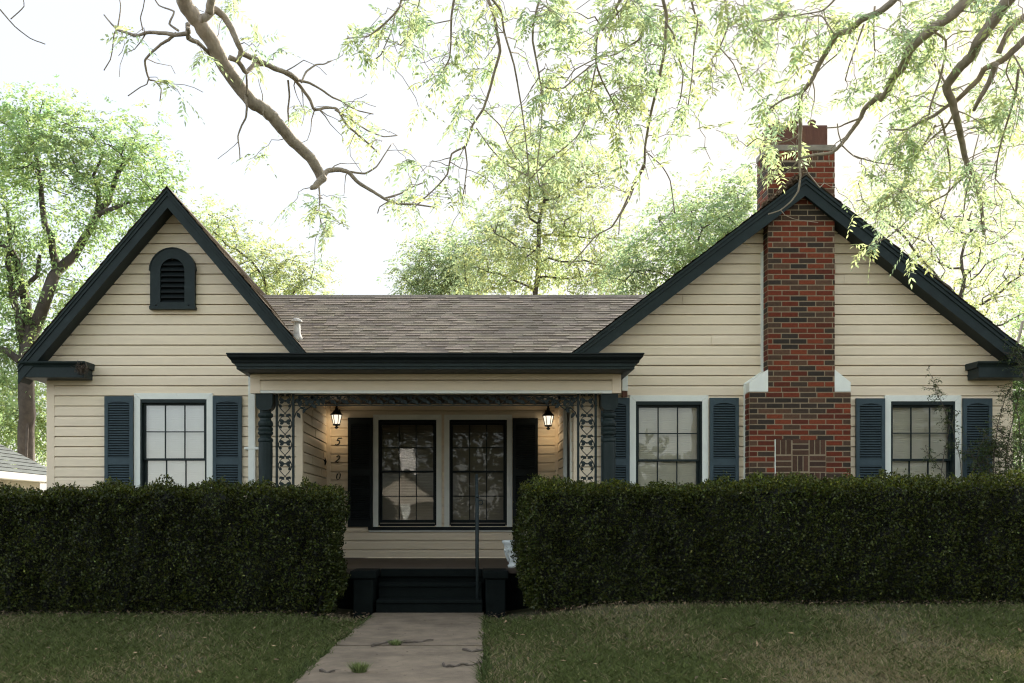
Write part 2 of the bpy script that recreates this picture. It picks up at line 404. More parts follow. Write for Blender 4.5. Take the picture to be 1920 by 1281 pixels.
shingles(mb, (0, MRY0, MRZ0), (1, 0, 0), (0, RY-MRY0, RZ-MRZ0),
         lambda t: LG['x']+(LG['z']-(MRZ0+t*vz))/LG['mr']-.02, lambda t: RG['x']-(RG['z']-(MRZ0+t*vz))/RG['ml']+.02, sl_)
# back slope, coarse
mb.face([(-3.2, RY, RZ), (3.2, RY, RZ), (3.2, 21.3, 2.9), (-3.2, 21.3, 2.9)], (.9, .9, .9))
main_roof = part(mb, 'roof', 'shingle')
mb = MB(); x = -3.1
while x < 3.1:                                      # ridge cap pieces
    mb.prism([(RY-.13, RZ-.052), (RY, RZ+.014), (RY+.13, RZ-.052), (RY, RZ-.004)], x, x+.29, 0, (.62, .64, .64)); x += .285
part(mb, 'ridge_cap', 'shingle', main_roof)
# low apron roof over the porch beam
XGL, XGR, YG = -2.667+.10, 1.968-.10, 11.26+.08
mb = MB()
shingles(mb, (0, YG-.02, 2.872), (1, 0, 0), (0, MRY0-YG, MRZ0-2.885), lambda t: XGL-.02+t*.35, lambda t: XGR+.02-t*.35, math.hypot(MRY0-YG+.05, .12))
mb.face([(XGL, YG, 2.866), (XGL+.25, MRY0+.3, 2.99), (XGL, YW, 2.866)]); mb.face([(XGR, YG, 2.866), (XGR-.25, MRY0+.3, 2.99), (XGR, YW, 2.866)])
mb.face([(XGL+.24, MRY0, 2.97), (XGR-.24, MRY0, 2.97), (XGR-.24, YW, 2.985), (XGL+.24, YW, 2.985)])
part(mb, 'porch_roof', 'shingle')
# gable roofs: two planes each, shingled, with thickness
def gable_roof(g, yend):
    mb = MB()
    for s, m_, xe in ((-1, g['ml'], g['xe']), (1, g['mr'], (g['x']+(g['z']-3.0)/g['mr'] if g is LG else g['xe']))):
        if g is RG and s < 0: xe = g['x']-(g['z']-3.0)/g['ml']
        ze = g['z']-m_*abs(xe-g['x']); L = math.hypot(xe-g['x'], g['z']-ze)
        shingles(mb, (xe, 0, ze), (0, 1, 0), (g['x']-xe, 0, g['z']-ze), lambda t: YR-.035+random.uniform(-.012, .006), lambda t: yend, L, (.5, 1.1))
        # deck under the shingles
        nx_ = .03
        mb.face([(xe, YR, ze-.02), (g['x'], YR, g['z']-.02), (g['x'], yend, g['z']-.02), (xe, yend, ze-.02)], (.3, .3, .3))
    x0 = YR-.03
    while x0 < yend:
        mb.prism([(g['x']-.10, g['z']-.10*g['ml']+.012), (g['x'], g['z']+.022), (g['x']+.10, g['z']-.10*g['mr']+.012), (g['x'], g['z'])], x0, min(x0+.25, yend), 1, (.5, .5, .5)); x0 += .247
    return part(mb, 'gable_roof', 'shingle')
gable_roof(LG, 20.5); gable_roof(RG, 21.5)
# rake boards: crown strip on top, wide board under, and boxed soffit behind
def rake(g):
    for s in (-1, 1):
        m_ = g['ml'] if s < 0 else g['mr']
        if g is LG: xe = g['xe'] if s < 0 else g['x']+(g['z']-2.95)/m_
        else: xe = g['x']-(g['z']-2.95)/m_ if s < 0 else g['xe']
        f = lambda x, d: g['z']-m_*abs(x-g['x'])-d
        a, b = xe, g['x']
        mb = MB()
        mb.prism([(a, f(a, .012)), (b, f(b, .012)), (b, f(b, .045)), (a, f(a, .045))], YR-.028, YR+.30)
        mb.prism([(a, f(a, .047)), (b, f(b, .047)), (b, f(b, .095)), (a, f(a, .095))], YR-.014, YR+.02)
        mb.prism([(a, f(a, .097)), (b, f(b, .097)), (b, f(b, .235)), (a, f(a, .235))], YR, YR+.032)
        p = part(mb, 'rake_board', 'navy')
        mb = MB()
        mb.prism([(a, f(a, .19)), (b, f(b, .19)), (b, f(b, .21)), (a, f(a, .21))], YR+.034, YW+.02)
        part(mb, 'soffit', 'navy', p)
rake(LG); rake(RG)
# boxed eave returns on both outer corners and eaves along the sides
def eave_return(x0, x1, inner):
    y0 = YR-.04
    z0, z1 = PZ(707, y0), PZ(677, y0); h = z1-z0
    mb = MB(); mb.box(x0+.02, x1-.02, y0+.05, YW-.001, z0, z1-.065)
    mb.prism([(y0, z1), (y0+.005, z1-.02), (y0+.035, z1-.045), (y0+.05, z1-.07), (YW-.002, z1-.07), (YW-.002, z1+.01)], x0-.01, x1+.005, 0)
    part(mb, 'eave_return', 'navy', bevel=.004)
eave_return(-5.30, PX(158, YR-.04), 1); eave_return(PX(1836, YR-.04), 6.80, -1)
mb = MB(); mb.box(-5.325, -5.30, YR+.02, 20.5, 2.735, 2.86); mb.box(-5.30, XL-.016, YR+.33, 20.5, 2.735, 2.75); part(mb, 'eave', 'navy')
mb = MB(); mb.box(6.80, 6.825, YR+.02, 21.5, 2.745, 2.87); mb.box(XR+.016, 6.80, YR+.33, 21.5, 2.745, 2.76); part(mb, 'eave', 'navy')

# ---- porch beam, gutter, ceiling
BX0, BX1 = PX(470, YBM), PX(1164, YBM); BZ0, BZ1 = PZ(738, YBM), 2.80
mb = MB(); mb.box(BX0+.02, BX1-.02, YBM-.001, YBM+.094, BZ0+.004, BZ0+.034)
siding(mb, lambda z: BX0+.11, lambda z: BX1-.10, BZ0+.035, BZ1, [], lambda u, z, d: (u, YBM-d, z), None, .09)
mb.box(BX0+.02, BX1-.02, YBM+.095, YBM+.2, BZ0+.004, BZ1)
siding(mb, lambda z: YBM+.02, lambda z: YW-.016, BZ0+.035, BZ1, [], lambda u, z, d: (BX0+.03-d, u, z))
siding(mb, lambda z: YBM+.02, lambda z: YW-.016, BZ0+.035, BZ1, [], lambda u, z, d: (BX1-.03+d, u, z))
beam = part(mb, 'porch_beam', 'siding')
mb = MB(); mb.box(BX0, BX0+.115, YBM-.026, YBM+.05, BZ0, BZ1); part(mb, 'corner_board', 'cream', beam, bevel=.004); mb = MB(); mb.box(BX1-.105, BX1, YBM-.026, YBM+.05, BZ0, BZ1); part(mb, 'corner_board', 'cream', beam, bevel=.004)
mb = MB(); mb.box(BX0+.117, PX(560, YBM), YBM-.024, YBM+.03, BZ0+.002, BZ0+.032); mb.box(PX(560, YBM)+.001, BX1-.107, YBM-.027, YBM+.03, BZ0-.001, BZ0+.032)
part(mb, 'drip_strip', 'white', beam)
def wrap(mb, prof, x0, x1, yf, yb, side=1.0):       # profile (outward, z) around three sides of the porch eave
    rows = [[(x0-d*side, yb, z), (x0-d*side, yf-d, z), (x1+d*side, yf-d, z), (x1+d*side, yb, z)] for d, z in prof]
    for a, b in zip(rows[:-1], rows[1:]):
        for i in range(3): mb.face([a[i], a[i+1], b[i+1], b[i]])
    for i in (0, 3): mb.face([r[i] for r in rows])
GZT = PZ(662, 11.26)
mb = MB()
wrap(mb, [(.0, GZT-.012), (.0, GZT), (.105, GZT+.002), (.108, GZT-.012), (.098, GZT-.018), (.095, GZT-.04), (.062, GZT-.075), (.055, GZT-.100), (.0, GZT-.102)], XGL, XGR, YG+.02, YW-.018)
part(mb, 'gutter', 'black')
mb = MB()
wrap(mb, [(.035, GZT-.10), (.035, GZT-.135), (.02, GZT-.137), (.02, GZT-.165), (-.04, GZT-.172), (-.16, GZT-.178)], XGL, XGR, YG+.02, YW-.018, .5)
mb.box(XGL+.03, XGR-.03, YG+.07, YW-.018, GZT-.168, GZT-.150)
part(mb, 'fascia', 'navy')
mb = MB(); n = 46
for i in range(n):                                  # beadboard ceiling
    xa = BX0+.05+(BX1-BX0-.1)*i/n; xb = BX0+.05+(BX1-BX0-.1)*(i+1)/n
    y1 = YB+.02 if xa > XLI-.02 and xb < XRI+.05 else YW-.03
    mb.box(xa+.004, xb-.004, YBM+.19, y1, CEIL, CEIL+.02)
mb.box(BX0+.04, BX1-.04, YBM+.19, YB+.03, CEIL+.008, CEIL+.03)
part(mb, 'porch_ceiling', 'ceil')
# downspouts
mb = MB(); xd = PX(473, YW-.06); mb.box(xd-.042, xd+.042, YW-.10, YW-.03, .12, PZ(704, YW)); mb.box(xd-.09, xd+.10, YW-.104, YW-.022, PZ(844, YW), PZ(839, YW))
part(mb, 'downspout', 'white', bevel=.006)
mb = MB(); xd = PX(1171, YW-.06); mb.box(xd-.036, xd+.036, YW-.10, YW-.03, PZ(735, YW), PZ(704, YW)); d = part(mb, 'downspout', 'white', bevel=.006)
mb = MB(); mb.box(xd-.03, xd+.03, YW-.095, YW-.035, PZ(746, YW), PZ(735, YW)-.001); part(mb, 'downspout_end', 'rust', d)

# ---- windows
def window(w_, y, blindmat, rail_z, label=None, bottom_casing=True, rec=.06, jamb='navy', glass='glass'):
    x0, x1, z0, z1 = w_; c = CW
    yf = y-.034
    mb = MB()                                       # casing, mitred at the top corners
    for poly in ([(x0, z0), (x0, z1), (x0+c-.001, z1-c+.001), (x0+c-.001, z0)], [(x1, z0), (x1-c+.001, z0), (x1-c+.001, z1-c+.001), (x1, z1)],
                 [(x0+.003, z1), (x1-.003, z1), (x1-c, z1-c+.003), (x0+c, z1-c+.003)]):
        mb.prism(poly, yf, y+.02)
    win = part(mb, 'window', 'white')
    if label: lab(win, label)
    a, b, zb, zt = x0+c, x1-c, z0+.02, z1-c
    mb = MB(); t = .018                             # deep dark jamb
    for (p, q, r, s_) in ((a-.01, a+t, zb, zt), (b-t, b+.01, zb, zt), (a+t+.001, b-t-.001, zt-.04, zt+.008), (a+t+.001, b-t-.001, zb-.01, zb+.03)):
        mb.box(p, q, yf+.004, y+.19, r, s_)
    part(mb, 'jamb', jamb, win)
    a += t; b -= t; zt -= .04; zb += .03
    for k, (s0, s1, yy) in enumerate(((rail_z-.012, zt, y+rec-.034), (zb, rail_z+.012, y+rec+.012))):
        mb = MB(); st = .028
        mb.box(a+.002, a+st, yy, yy+.034, s0, s1); mb.box(b-st, b-.002, yy, yy+.034, s0, s1)
        mb.box(a+st, b-st, yy+.001, yy+.033, s1-(.026 if k == 0 else .024), s1); mb.box(a+st, b-st, yy+.001, yy+.033, s0, s0+(.024 if k == 0 else .05))
        g0, g1 = a+st, b-st; h0, h1 = s0+(.024 if k == 0 else .05), s1-.025
        for i in (1, 2): xx = g0+(g1-g0)*i/3; mb.box(xx-.006, xx+.006, yy+.008, yy+.03, h0, h1)
        zz = (h0+h1)/2; mb.box(g0, g1, yy+.0075, yy+.0305, zz-.006, zz+.006)
        part(mb, 'sash', jamb, win)
        mb = MB(); mb.face([(g0-.005, yy+.02, h0-.005), (g1+.005, yy+.02, h0-.005), (g1+.005, yy+.02, h1+.005), (g0-.005, yy+.02, h1+.005)])
        part(mb, 'pane', glass, win)
    mb = MB(); z = zb; yy = y+rec+.05             # closed venetian blind, every slat
    while z < zt:
        mb.face([(a+.006, yy-.007, z), (b-.006, yy-.007, z), (b-.006, yy-.004, z+.014), (a+.006, yy-.004, z+.014)])
        mb.face([(a+.006, yy-.004, z+.014), (b-.006, yy-.004, z+.014), (b-.006, yy+.004, z+.0255), (a+.006, yy+.004, z+.0255)]); z += .0225
    mb.box(a+.006, b-.006, yy+.006, yy+.008, zb, zt)
    part(mb, 'blind', blindmat, win)
    return win
window(W1, YW, 'blind', PZ(861, YW), 'window with bright white blinds', glass='bare_glass')
window(W2, YW, 'blind2', PZ(863, YW), glass='clear_glass'); window(W3, YW, 'blind2', PZ(862, YW), 'window half hidden by a shrub')
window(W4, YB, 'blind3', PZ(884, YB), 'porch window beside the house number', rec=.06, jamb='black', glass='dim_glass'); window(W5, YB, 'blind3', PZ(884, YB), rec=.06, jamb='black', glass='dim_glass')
mb = MB(); mb.box(PX(691, YB), PX(972, YB), YB-.075, YB-.012, PZ(994, YB), PZ(988, YB)); sill = part(mb, 'window_sill', 'black')
mb = MB(); mb.box(PX(692, YB), PX(775, YB), YB-.05, YB-.012, PZ(997.5, YB), PZ(994, YB)-.001); mb.box(PX(775, YB)+.001, PX(972, YB), YB-.052, YB-.012, PZ(997, YB), PZ(994, YB)-.001); part(mb, 'sill_trim', 'white', sill)
for w_ in (W1, W2, W3):
    mb = MB(); mb.box(w_[0]-.03, w_[1]+.03, YW-.07, YW-.017, w_[2]-.045, w_[2]-.001); part(mb, 'window_sill', 'white', bevel=.004)

# ---- shutters
def shutter(x0, x1, z0, z1, y, m, arch=True):
    mb = MB(); w_ = x1-x0; st = .042; yf, yb = y-.062, y-.028
    mb.box(x0, x0+st, yf, yb, z0, z1); mb.box(x1-st, x1, yf, yb, z0, z1)
    mid = z0+(z1-z0)*.50; top = z1-.07
    mb.box(x0+st, x1-st, yf+.002, yb, z0, z0+.08); mb.box(x0+st, x1-st, yf+.002, yb, mid-.04, mid+.04)
    n = 8; pts = [(x0+st, z1), (x0+st, top-.02)]
    for i in range(n+1):
        u = i/n; pts.append((x0+st+(w_-2*st)*u, top-.02+(.028*math.sin(math.pi*u) if arch else 0)))
    pts.append((x1-st, z1)); mb.prism(pts[::-1] if False else pts, yf+.002, yb)
    for a, b in ((z0+.08, mid-.04), (mid+.04, top+.02)):
        z = a+.004
        while z < b-.006:
            mb.prism([(yf+.004, z), (yf+.004, z+.010), (yb-.008, z+.021), (yb-.008, z+.012)], x0+st, x1-st, 0); z += .0305
    sh = part(mb, 'shutter', m)
    mb = MB(); mb.box(x0+st-.002, x1-st+.002, yb-.005, yb-.001, z0+.02, z1-.02); part(mb, 'gap_shade', 'black', sh)  # black sheet giving the louvre gaps their shade by colour
    return sh
sz = (W1[2]-.01, PZ(744, YW))
for a, b, t in ((199, 252, 744), (401, 455, 744), (1126, 1179, 747), (1329, 1383, 747), (1602, 1656, 748), (1802, 1856, 748)):
    shutter(PX(a, YW), PX(b, YW), W1[2]-.01, PZ(t, YW), YW, 'shutter')
shutter(PX(653, YB), PX(699.5, YB), PZ(988, YB), PZ(784, YB), YB, 'black', False); shutter(PX(961, YB), PX(1008, YB), PZ(988, YB), PZ(785, YB), YB, 'black', False)

# ---- arched gable vent
def arch_poly(x0, x1, z0, zs, n=16):
    c = (x0+x1)/2; r = (x1-x0)/2
    return [(x0, z0)]+[(c-r*math.cos(math.pi*i/n), zs+r*math.sin(math.pi*i/n)) for i in range(n+1)]+[(x1, z0)]
vx0, vx1, vz0, vzs = PX(286, YW), PX(369, YW), PZ(581, YW), PZ(511, YW)
ix0, ix1, iz0 = PX(305, YW), PX(350, YW), PZ(570, YW)
mb = MB(); outer = arch_poly(vx0, vx1, vz0, vzs); inner = arch_poly(ix0, ix1, iz0, vzs)
yv0, yv1 = YW-.098, YW-.028
k = len(outer)
for i in range(k-1):
    mb.face([(*outer[i][:1], yv0, outer[i][1]), (outer[i+1][0], yv0, outer[i+1][1]), (inner[i+1][0], yv0, inner[i+1][1]), (inner[i][0], yv0, inner[i][1])])
    for pl in (outer, inner): mb.face([(pl[i][0], yv0, pl[i][1]), (pl[i+1][0], yv0, pl[i+1][1]), (pl[i+1][0], yv1, pl[i+1][1]), (pl[i][0], yv1, pl[i][1])])
mb.box(vx0-.009, vx1+.009, yv0-.008, yv1, vz0-.012, vz0+.028)
o2 = arch_poly(vx0-.012, vx1+.012, vz0+.03, vzs-.002)
for i in range(1, k-2):                             # raised outer bead
    a, b, c_, d_ = o2[i], o2[i+1], outer[i+1], outer[i]
    mb.face([(a[0], yv0-.012, a[1]), (b[0], yv0-.012, b[1]), (c_[0], yv0-.012, c_[1]), (d_[0], yv0-.012, d_[1])])
    mb.face([(a[0], yv0-.012, a[1]), (b[0], yv0-.012, b[1]), (b[0], yv1, b[1]), (a[0], yv1, a[1])]); mb.face([(d_[0], yv0-.012, d_[1]), (c_[0], yv0-.012, c_[1]), (c_[0], yv0, c_[1]), (d_[0], yv0, d_[1])])
mb.box(ix0-.04, ix1+.04, yv0+.0015, yv1, vz0+.0285, iz0)
vent = part(mb, 'gable_vent', 'navy')
mb = MB(); z = iz0; r = (ix1-ix0)/2; c = (ix0+ix1)/2
while z < vzs+r-.03:
    hw = r if z < vzs else math.sqrt(max(r*r-(z-vzs)**2, 0)); hw -= .004
    if hw > .02:
        mb.face([(c-hw, yv0+.008, z), (c+hw, yv0+.008, z), (c+hw*.96, yv1-.005, z+.062), (c-hw*.96, yv1-.005, z+.062)])
        mb.face([(c-hw, yv0+.008, z-.014), (c+hw, yv0+.008, z-.014), (c+hw, yv0+.008, z), (c-hw, yv0+.008, z)])
    z += .066
mb.face([(ix0, yv1-.002, iz0), (ix1, yv1-.002, iz0), (ix1, yv1-.002, vzs+.1), (c, yv1-.002, vzs+r), (ix0, yv1-.002, vzs+.1)])
part(mb, 'louvre', 'black', vent)

# ---- chimney of mixed red and dark bricks
RED = [(.135, .028, .012), (.110, .023, .010), (.155, .036, .015), (.085, .020, .010)]
DRK = [(.034, .025, .018), (.044, .030, .020), (.028, .022, .016), (.062, .036, .022), (.085, .045, .026)]
def brickcol(): return random.choice(RED) if random.random() < .46 else random.choice(DRK)
CH, BL, MJ = .0643, .2045, .0105
def bricks(mb, lo, hi, z0, z1, mp, skip=None, off=0.0):
    k = 0; z = z0
    while z < z1-.02:
        zt = min(z+CH-MJ, z1); a, b = lo(z+.03), hi(z+.03)
        x = a-((k % 2)*.5+off+random.choice((0, 0, 0, .02, -.02)))*BL % BL
        if x > a: x -= BL
        while x < b-.004:
            s, e = max(x, a), min(x+BL-MJ, b)
            sk = skip and skip[2] < z+.03 < skip[3]
            segs = [(s, e)]
            if sk: segs = [(s, min(e, skip[0])), (max(s, skip[1]), e)]
            for s_, e_ in segs:
                if e_-s_ > .015: brick(mb, s_, e_, z, zt, mp)
            x += BL
        z += CH; k += 1
def brick(mb, s, e, z0, z1, mp, col=None):
    c = col or brickcol(); j = random.uniform(-.0012, .0015); d = .004+j; i = .002
    f = [mp(s+i, z0+i, d), mp(e-i, z0+i, d), mp(e-i, z1-i, d), mp(s+i, z1-i, d)]
    bk = [mp(s, z0, -.004), mp(e, z0, -.004), mp(e, z1, -.004), mp(s, z1, -.004)]
    mb.face(f, c)
    for q in range(4): r_ = (q+1) % 4; mb.face([f[q], f[r_], bk[r_], bk[q]], c)
YC, YCB = 12.15, 12.60
cx0, cx1 = PX(1440, YC), PX(1565, YC); bx0, bx1 = PX(1405, YC), PX(1595, YC)
ZS0, ZS1, ZT = PZ(735, YC), PZ(693, YC), PZ(283, YC)
mb = MB()
mb.box(bx0, bx1, YC, YW+.1, -.2, ZS0); mb.box(cx0, cx1, YC+.0005, YCB, ZS0, ZT)
chim = part(mb, 'chimney', 'mortar')
mb = MB()
pan = (PX(1453, YC), PX(1549, YC), PZ(900, YC)-.9, PZ(822, YC))
fr = lambda u, z, d: (u, YC-d, z)
kz = round((ZS0-.0-(-.1))/CH); zbase = ZS0-kz*CH
bricks(mb, lambda z: bx0+.001, lambda z: bx1-.001, zbase, ZS0-.002, fr, pan)
bricks(mb, lambda z: cx0+.001, lambda z: cx1-.001, ZS0, ZT-.115, fr, None, .18)
for xx, sg in ((bx0, -1), (bx1, 1)): bricks(mb, lambda z: YC+.001, lambda z: YW-.002, zbase, ZS0-.002, lambda u, z, d: (xx+sg*d, u, z), None, .4)
for xx, sg in ((cx0, -1), (cx1, 1)): bricks(mb, lambda z: YC+.001, lambda z: YCB-.001, ZS0, ZT-.115, lambda u, z, d: (xx+sg*d, u, z), None, .4)
bricks(mb, lambda z: cx0+.001, lambda z: cx1-.001, 4.6, ZT-.115, lambda u, z, d: (u, YCB+d, z), None, .2)
n = 12                                              # soldier course under the cap
for mp_, a, b, n in ((fr, cx0, cx1, 12), (lambda u, z, d: (cx0-d, u, z), YC, YCB, 7), (lambda u, z, d: (cx1+d, u, z), YC, YCB, 7)):
    for i in range(n):
        s = a+(b-a)*i/n; brick(mb, s+.003, s+(b-a)/n-.006, ZT-.112, ZT-.004, mp_)
cell = (pan[1]-pan[0])/3; zt = pan[3]; row = 0      # basket weave panel
while zt > .2:
    for q in range(3):
        s = pan[0]+q*cell
        for i in range(3):
            cdk = random.choice(((.045, .026, .018), (.06, .033, .02), (.075, .038, .024)))
            if (q+row) % 2 == 0: brick(mb, s+.006+i*(cell-.008)/3, s+(i+1)*(cell-.008)/3-.003, zt-cell+.012, zt-.004, fr, cdk)
            else: brick(mb, s+.006, s+cell-.006, zt-(i+1)*cell/3+.006, zt-i*cell/3-.006, fr, cdk)
    zt -= cell; row += 1
part(mb, 'brickwork', 'brick', chim)
mb = MB()                                           # white painted shoulders
zsm = PZ(717, YC)
mb.prism([(bx0, ZS0+.004), (cx0-.0, ZS0+.004), (cx0-.0, ZS1), (bx0, zsm)], YC-.003, YW)
part(mb, 'shoulder', 'white', chim); mb = MB()
mb.prism([(bx1, ZS0+.004), (cx1+.0, ZS0+.004), (cx1+.0, ZS1), (bx1, zsm)], YC-.003, YW)
part(mb, 'shoulder', 'white', chim)
mb = MB()                                           # cap band, clay box and pots
mb.box(cx0-.012, cx1+.012, YC-.012, YCB+.012, ZT, PZ(272, YC)); part(mb, 'cap_band', 'conc_band', chim, bevel=.006)
mb = MB(); zc0, zc1 = PZ(272, YC)+.001, PZ(231, YC)
mb.box(PX(1443, YC), PX(1553, YC), YC+.03, YCB-.03, zc0, zc1-.03)
mb.prism([(YC+.03, zc1-.029), (YC+.045, zc1-.008), (YC+.07, zc1), (YCB-.07, zc1), (YCB-.03, zc1-.029)], PX(1443, YC), PX(1553, YC), 0)
part(mb, 'flue_box', 'rust', chim)
for px_ in (1455, 1487, 1522):
    mb = MB(); X = PX(px_, 12.37); r = .055 if px_ == 1487 else .042
    mb.lathe([(r, zc1-.01), (r*.92, zc1+.07), (r*1.15, zc1+.08), (r*1.2, zc1+.10), (r*.5, zc1+.125)], X, 12.37, 14); part(mb, 'flue_pot', 'rust', chim)
mb = MB()                                           # white caulk strip down the left side of the chimney
s1 = PX(1425, YW); s2 = PX(1430, YW); s3 = PX(1393, YW); s4 = PX(1398, YW)
yk0, yk1 = YW-.032, YW-.004
mb.prism([(s1, PZ(697, YW)), (s2, PZ(699, YW)), (s2, 4.29), (s1, 4.26)], yk0, yk1)
mb.prism([(s3, PZ(720, YW)), (s4, PZ(722, YW)), (s2, PZ(700, YW)), (s1, PZ(698, YW))], yk0, yk1)
mb.prism([(s3, .4), (s4, .4), (s4, PZ(723, YW)), (s3, PZ(721, YW))], yk0, yk1); part(mb, 'edge_strip', 'white', chim)
mb = MB(); mb.box(PX(1452.4, YC), PX(1454, YC), YC-.007, YC-.001, PZ(888, YC), PZ(824, YC)); part(mb, 'paint_drip', 'white', chim)

# ---- porch floor, steps, piers, handrail
mb = MB(); mb.box(BX0+.02, BX1-.02, 11.60, YW+.0, PZF-.06, PZF); mb.box(XLI-.01, XRI+.01, YW+.001, YB+.02, PZF-.06, PZF-.0005)
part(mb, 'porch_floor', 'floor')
mb = MB(); mb.box(BX0+.06, -1.0, 11.66, YW, -.1, PZF-.061); mb.box(.2, BX1-.06, 11.66, YW, -.1, PZF-.061); mb.box(-1.0, .2, 11.62, YW, -.1, PZF-.061)
part(mb, 'porch_base', 'steps')
mb = MB(); mb.box(-.985, .172, 11.56, 11.70, PZF-.095, PZF-.004); mb.box(-.985, .172, 11.32, 11.62, -.05, .309); mb.box(-.985, .172, 11.02, 11.32, -.05, .150)
mb.box(-.985, .172, 11.295, 11.33, .27, .310); mb.box(-.985, .172, 10.995, 11.03, .112, .151)
steps = part(mb, 'steps', 'steps', bevel=.008)
for x0, x1 in ((-1.27, -.99), (.177, .455)):
    mb = MB(); mb.box(x0+.03, x1-.03, 11.06, 11.60, -.1, .378); mb.box(x0, x1, 11.02, 11.62, .379, PZF-.001); part(mb, 'pier', 'steps', bevel=.012)
mb = MB(); hx = .117; hy = 11.12; ht = PZ(934, hy)
mb.tube([(hx, hy, .15), (hx, hy, ht)], .0175, 8); mb.lathe([(.012, ht), (.022, ht+.012), (.024, ht+.022), (.012, ht+.036), (.002, ht+.04)], hx, hy, 10)
mb.tube([(hx, hy, ht-.02), (hx, 11.75, ht+.28), (hx, 11.85, ht+.28)], .014, 8); mb.tube([(hx, 11.8, PZF), (hx, 11.8, ht+.29)], .0175, 8)
c0 = Vector((hx+.034, hy-.005, ht-.05))
mb.tube([c0+Vector((.026*math.cos(a), 0, .026*math.sin(a))) for a in np.linspace(R(170), R(-150), 14)], .005, 6)
part(mb, 'handrail', 'iron', smooth=True)

# ---- turned columns
def column(px_):
    Y = 11.85; X = PX(px_, Y); z = lambda py: PZ(py, Y); hw = .098
    mb = MB(); zt = BZ0+.003
    n = 10                                           # square block with rounded lower corners
    zb = z(771); r = .075
    poly = [(X-hw, zt), (X-hw, zb+r)]+[(X-hw+r-r*math.cos(a), zb+r-r*math.sin(a)) for a in np.linspace(0, math.pi/2, 6)]+[(X+hw-r+r*math.sin(a), zb+r-r*math.cos(a)) for a in np.linspace(0, math.pi/2, 6)]+[(X+hw, zb+r), (X+hw, zt)]
    mb.prism(poly, Y-hw, Y+hw)
    prof = [(.070, zb+.06), (.066, z(774.5)), (.084, z(776)), (.089, z(779)), (.084, z(782)), (.064, z(785)), (.066, z(788)), (.082, z(791)), (.089, z(795)), (.084, z(799)), (.070, z(800.5)),
            (.084, z(802)), (.088, z(805)), (.083, z(808)), (.080, z(809)), (.089, z(811)), (.088, z(814)), (.068, z(817.5)), (.066, z(820)), (.084, z(823)), (.089, z(827)), (.085, z(829)), (.078, z(830)), (.081, z(832)), (.083, z(850)), (.079, z(900)), (.074, .95), (.074, .80),
            (.085, .79), (.089, .76), (.07, .745), (.09, .73), (.09, .70), (.1, .69)]
    mb.lathe(prof, X, Y, 24)
    mb.box(X-hw, X+hw, Y-hw, Y+hw, PZF, .692)
    part(mb, 'porch_column', 'navy')
column(498); column(1141)

# ---- wrought iron trellis panels with vines and leaves
def vleaf(mb, c, ang, L, W, y):
    n = 7; d = Vector((math.cos(ang), 0, math.sin(ang))); s = Vector((-d.z, 0, d.x)); up = []; dn = []
    for i in range(n+1):
        t = i/n; w_ = W*.82*math.sin(math.pi*t**.8)*.5; q = Vector(c)+d*(L*t); up.append(q+s*w_); dn.append(q-s*w_)
    pl = up+dn[1:-1][::-1]; mb.prism([(p.x, p.z) for p in pl], y-.004, y+.004)
def trellis(p0, p1, inner):
    Y = 11.85; x0, x1 = PX(p0, Y), PX(p1, Y); b = .026; mb = MB()
    mb.box(x0, x0+b, Y-.015, Y+.015, PZF, BZ0+.003); mb.box(x1-b, x1, Y-.015, Y+.015, PZF, BZ0+.003)
    fr_ = part(mb, 'iron_trellis', 'iron')
    mb = MB(); c = (x0+x1)/2; a = (x1-x0)/2-b-.006; T = .245
    z0, z1 = PZF+.05, BZ0-.02; n = int((z1-z0)/.012)
    for s in (1, -1):
        mb.tube([(c+s*a*math.cos(math.pi*(PZ(795, Y)-(z0+(z1-z0)*i/n))/T), Y+.004*s, z0+(z1-z0)*i/n) for i in range(n+1)], .0052, 5)
    z = PZ(795, Y)-T*8
    while z < z1:
        for s in (1, -1):
            if z0 < z < z1-.02:
                vleaf(mb, (c+s*a*.9, Y, z+.045), R(200) if s > 0 else R(-20), .075, .05, Y+.008*s)
                vleaf(mb, (c+s*a*.8, Y, z-.005), R(150) if s > 0 else R(30), .062, .042, Y)
                vleaf(mb, (c+s*.006, Y, z+.085), R(90-s*62), .066, .042, Y+.003)
                vleaf(mb, (c+s*a*.55, Y, z-.055), R(90-s*25), .05, .034, Y-.003)
                vleaf(mb, (c+s*a*.55, Y, z+.122), R(-90+s*35), .045, .03, Y)
        if z0 < z < z1-.04: mb.lathe([(.003, z+.012), (.012, z+.018), (.012, z+.028), (.003, z+.034)], c, Y, 8)
        z += T
    part(mb, 'vine_scroll', 'iron', fr_)
    mb = MB(); s = inner; xb = x1 if inner > 0 else x0  # leafy corner bracket under the beam
    zt = BZ0-.01
    mb.tube([(xb+s*.0, Y, zt-.26), (xb+s*.02, Y, zt-.20), (xb+s*.07, Y, zt-.15), (xb+s*.14, Y, zt-.165), (xb+s*.19, Y, zt-.13), (xb+s*.23, Y, zt-.06), (xb+s*.33, Y, zt-.035), (xb+s*.42, Y, zt-.01)], .007, 5)
    mb.tube([(xb+s*.10+.055*math.cos(t), Y, zt-.09+.055*math.sin(t)) for t in np.linspace(0, 5.2, 14)], .006, 5)
    for lx, lz, an, L in ((.03, -.2, 300, .08), (.05, -.13, 60, .08), (.13, -.15, 240, .07), (.15, -.12, 100, .08), (.2, -.1, -40, .08), (.22, -.06, 110, .06), (.26, -.05, -60, .08), (.33, -.03, -70, .07), (.08, -.06, 120, .07), (.02, -.08, 45, .07), (.38, -.01, -30, .06), (.17, -.04, 20, .07)):
        an = R(an) if s > 0 else math.pi-R(an); vleaf(mb, (xb+s*lx, Y, zt+lz), an, L, L*.62, Y)
    part(mb, 'bracket', 'iron', fr_)
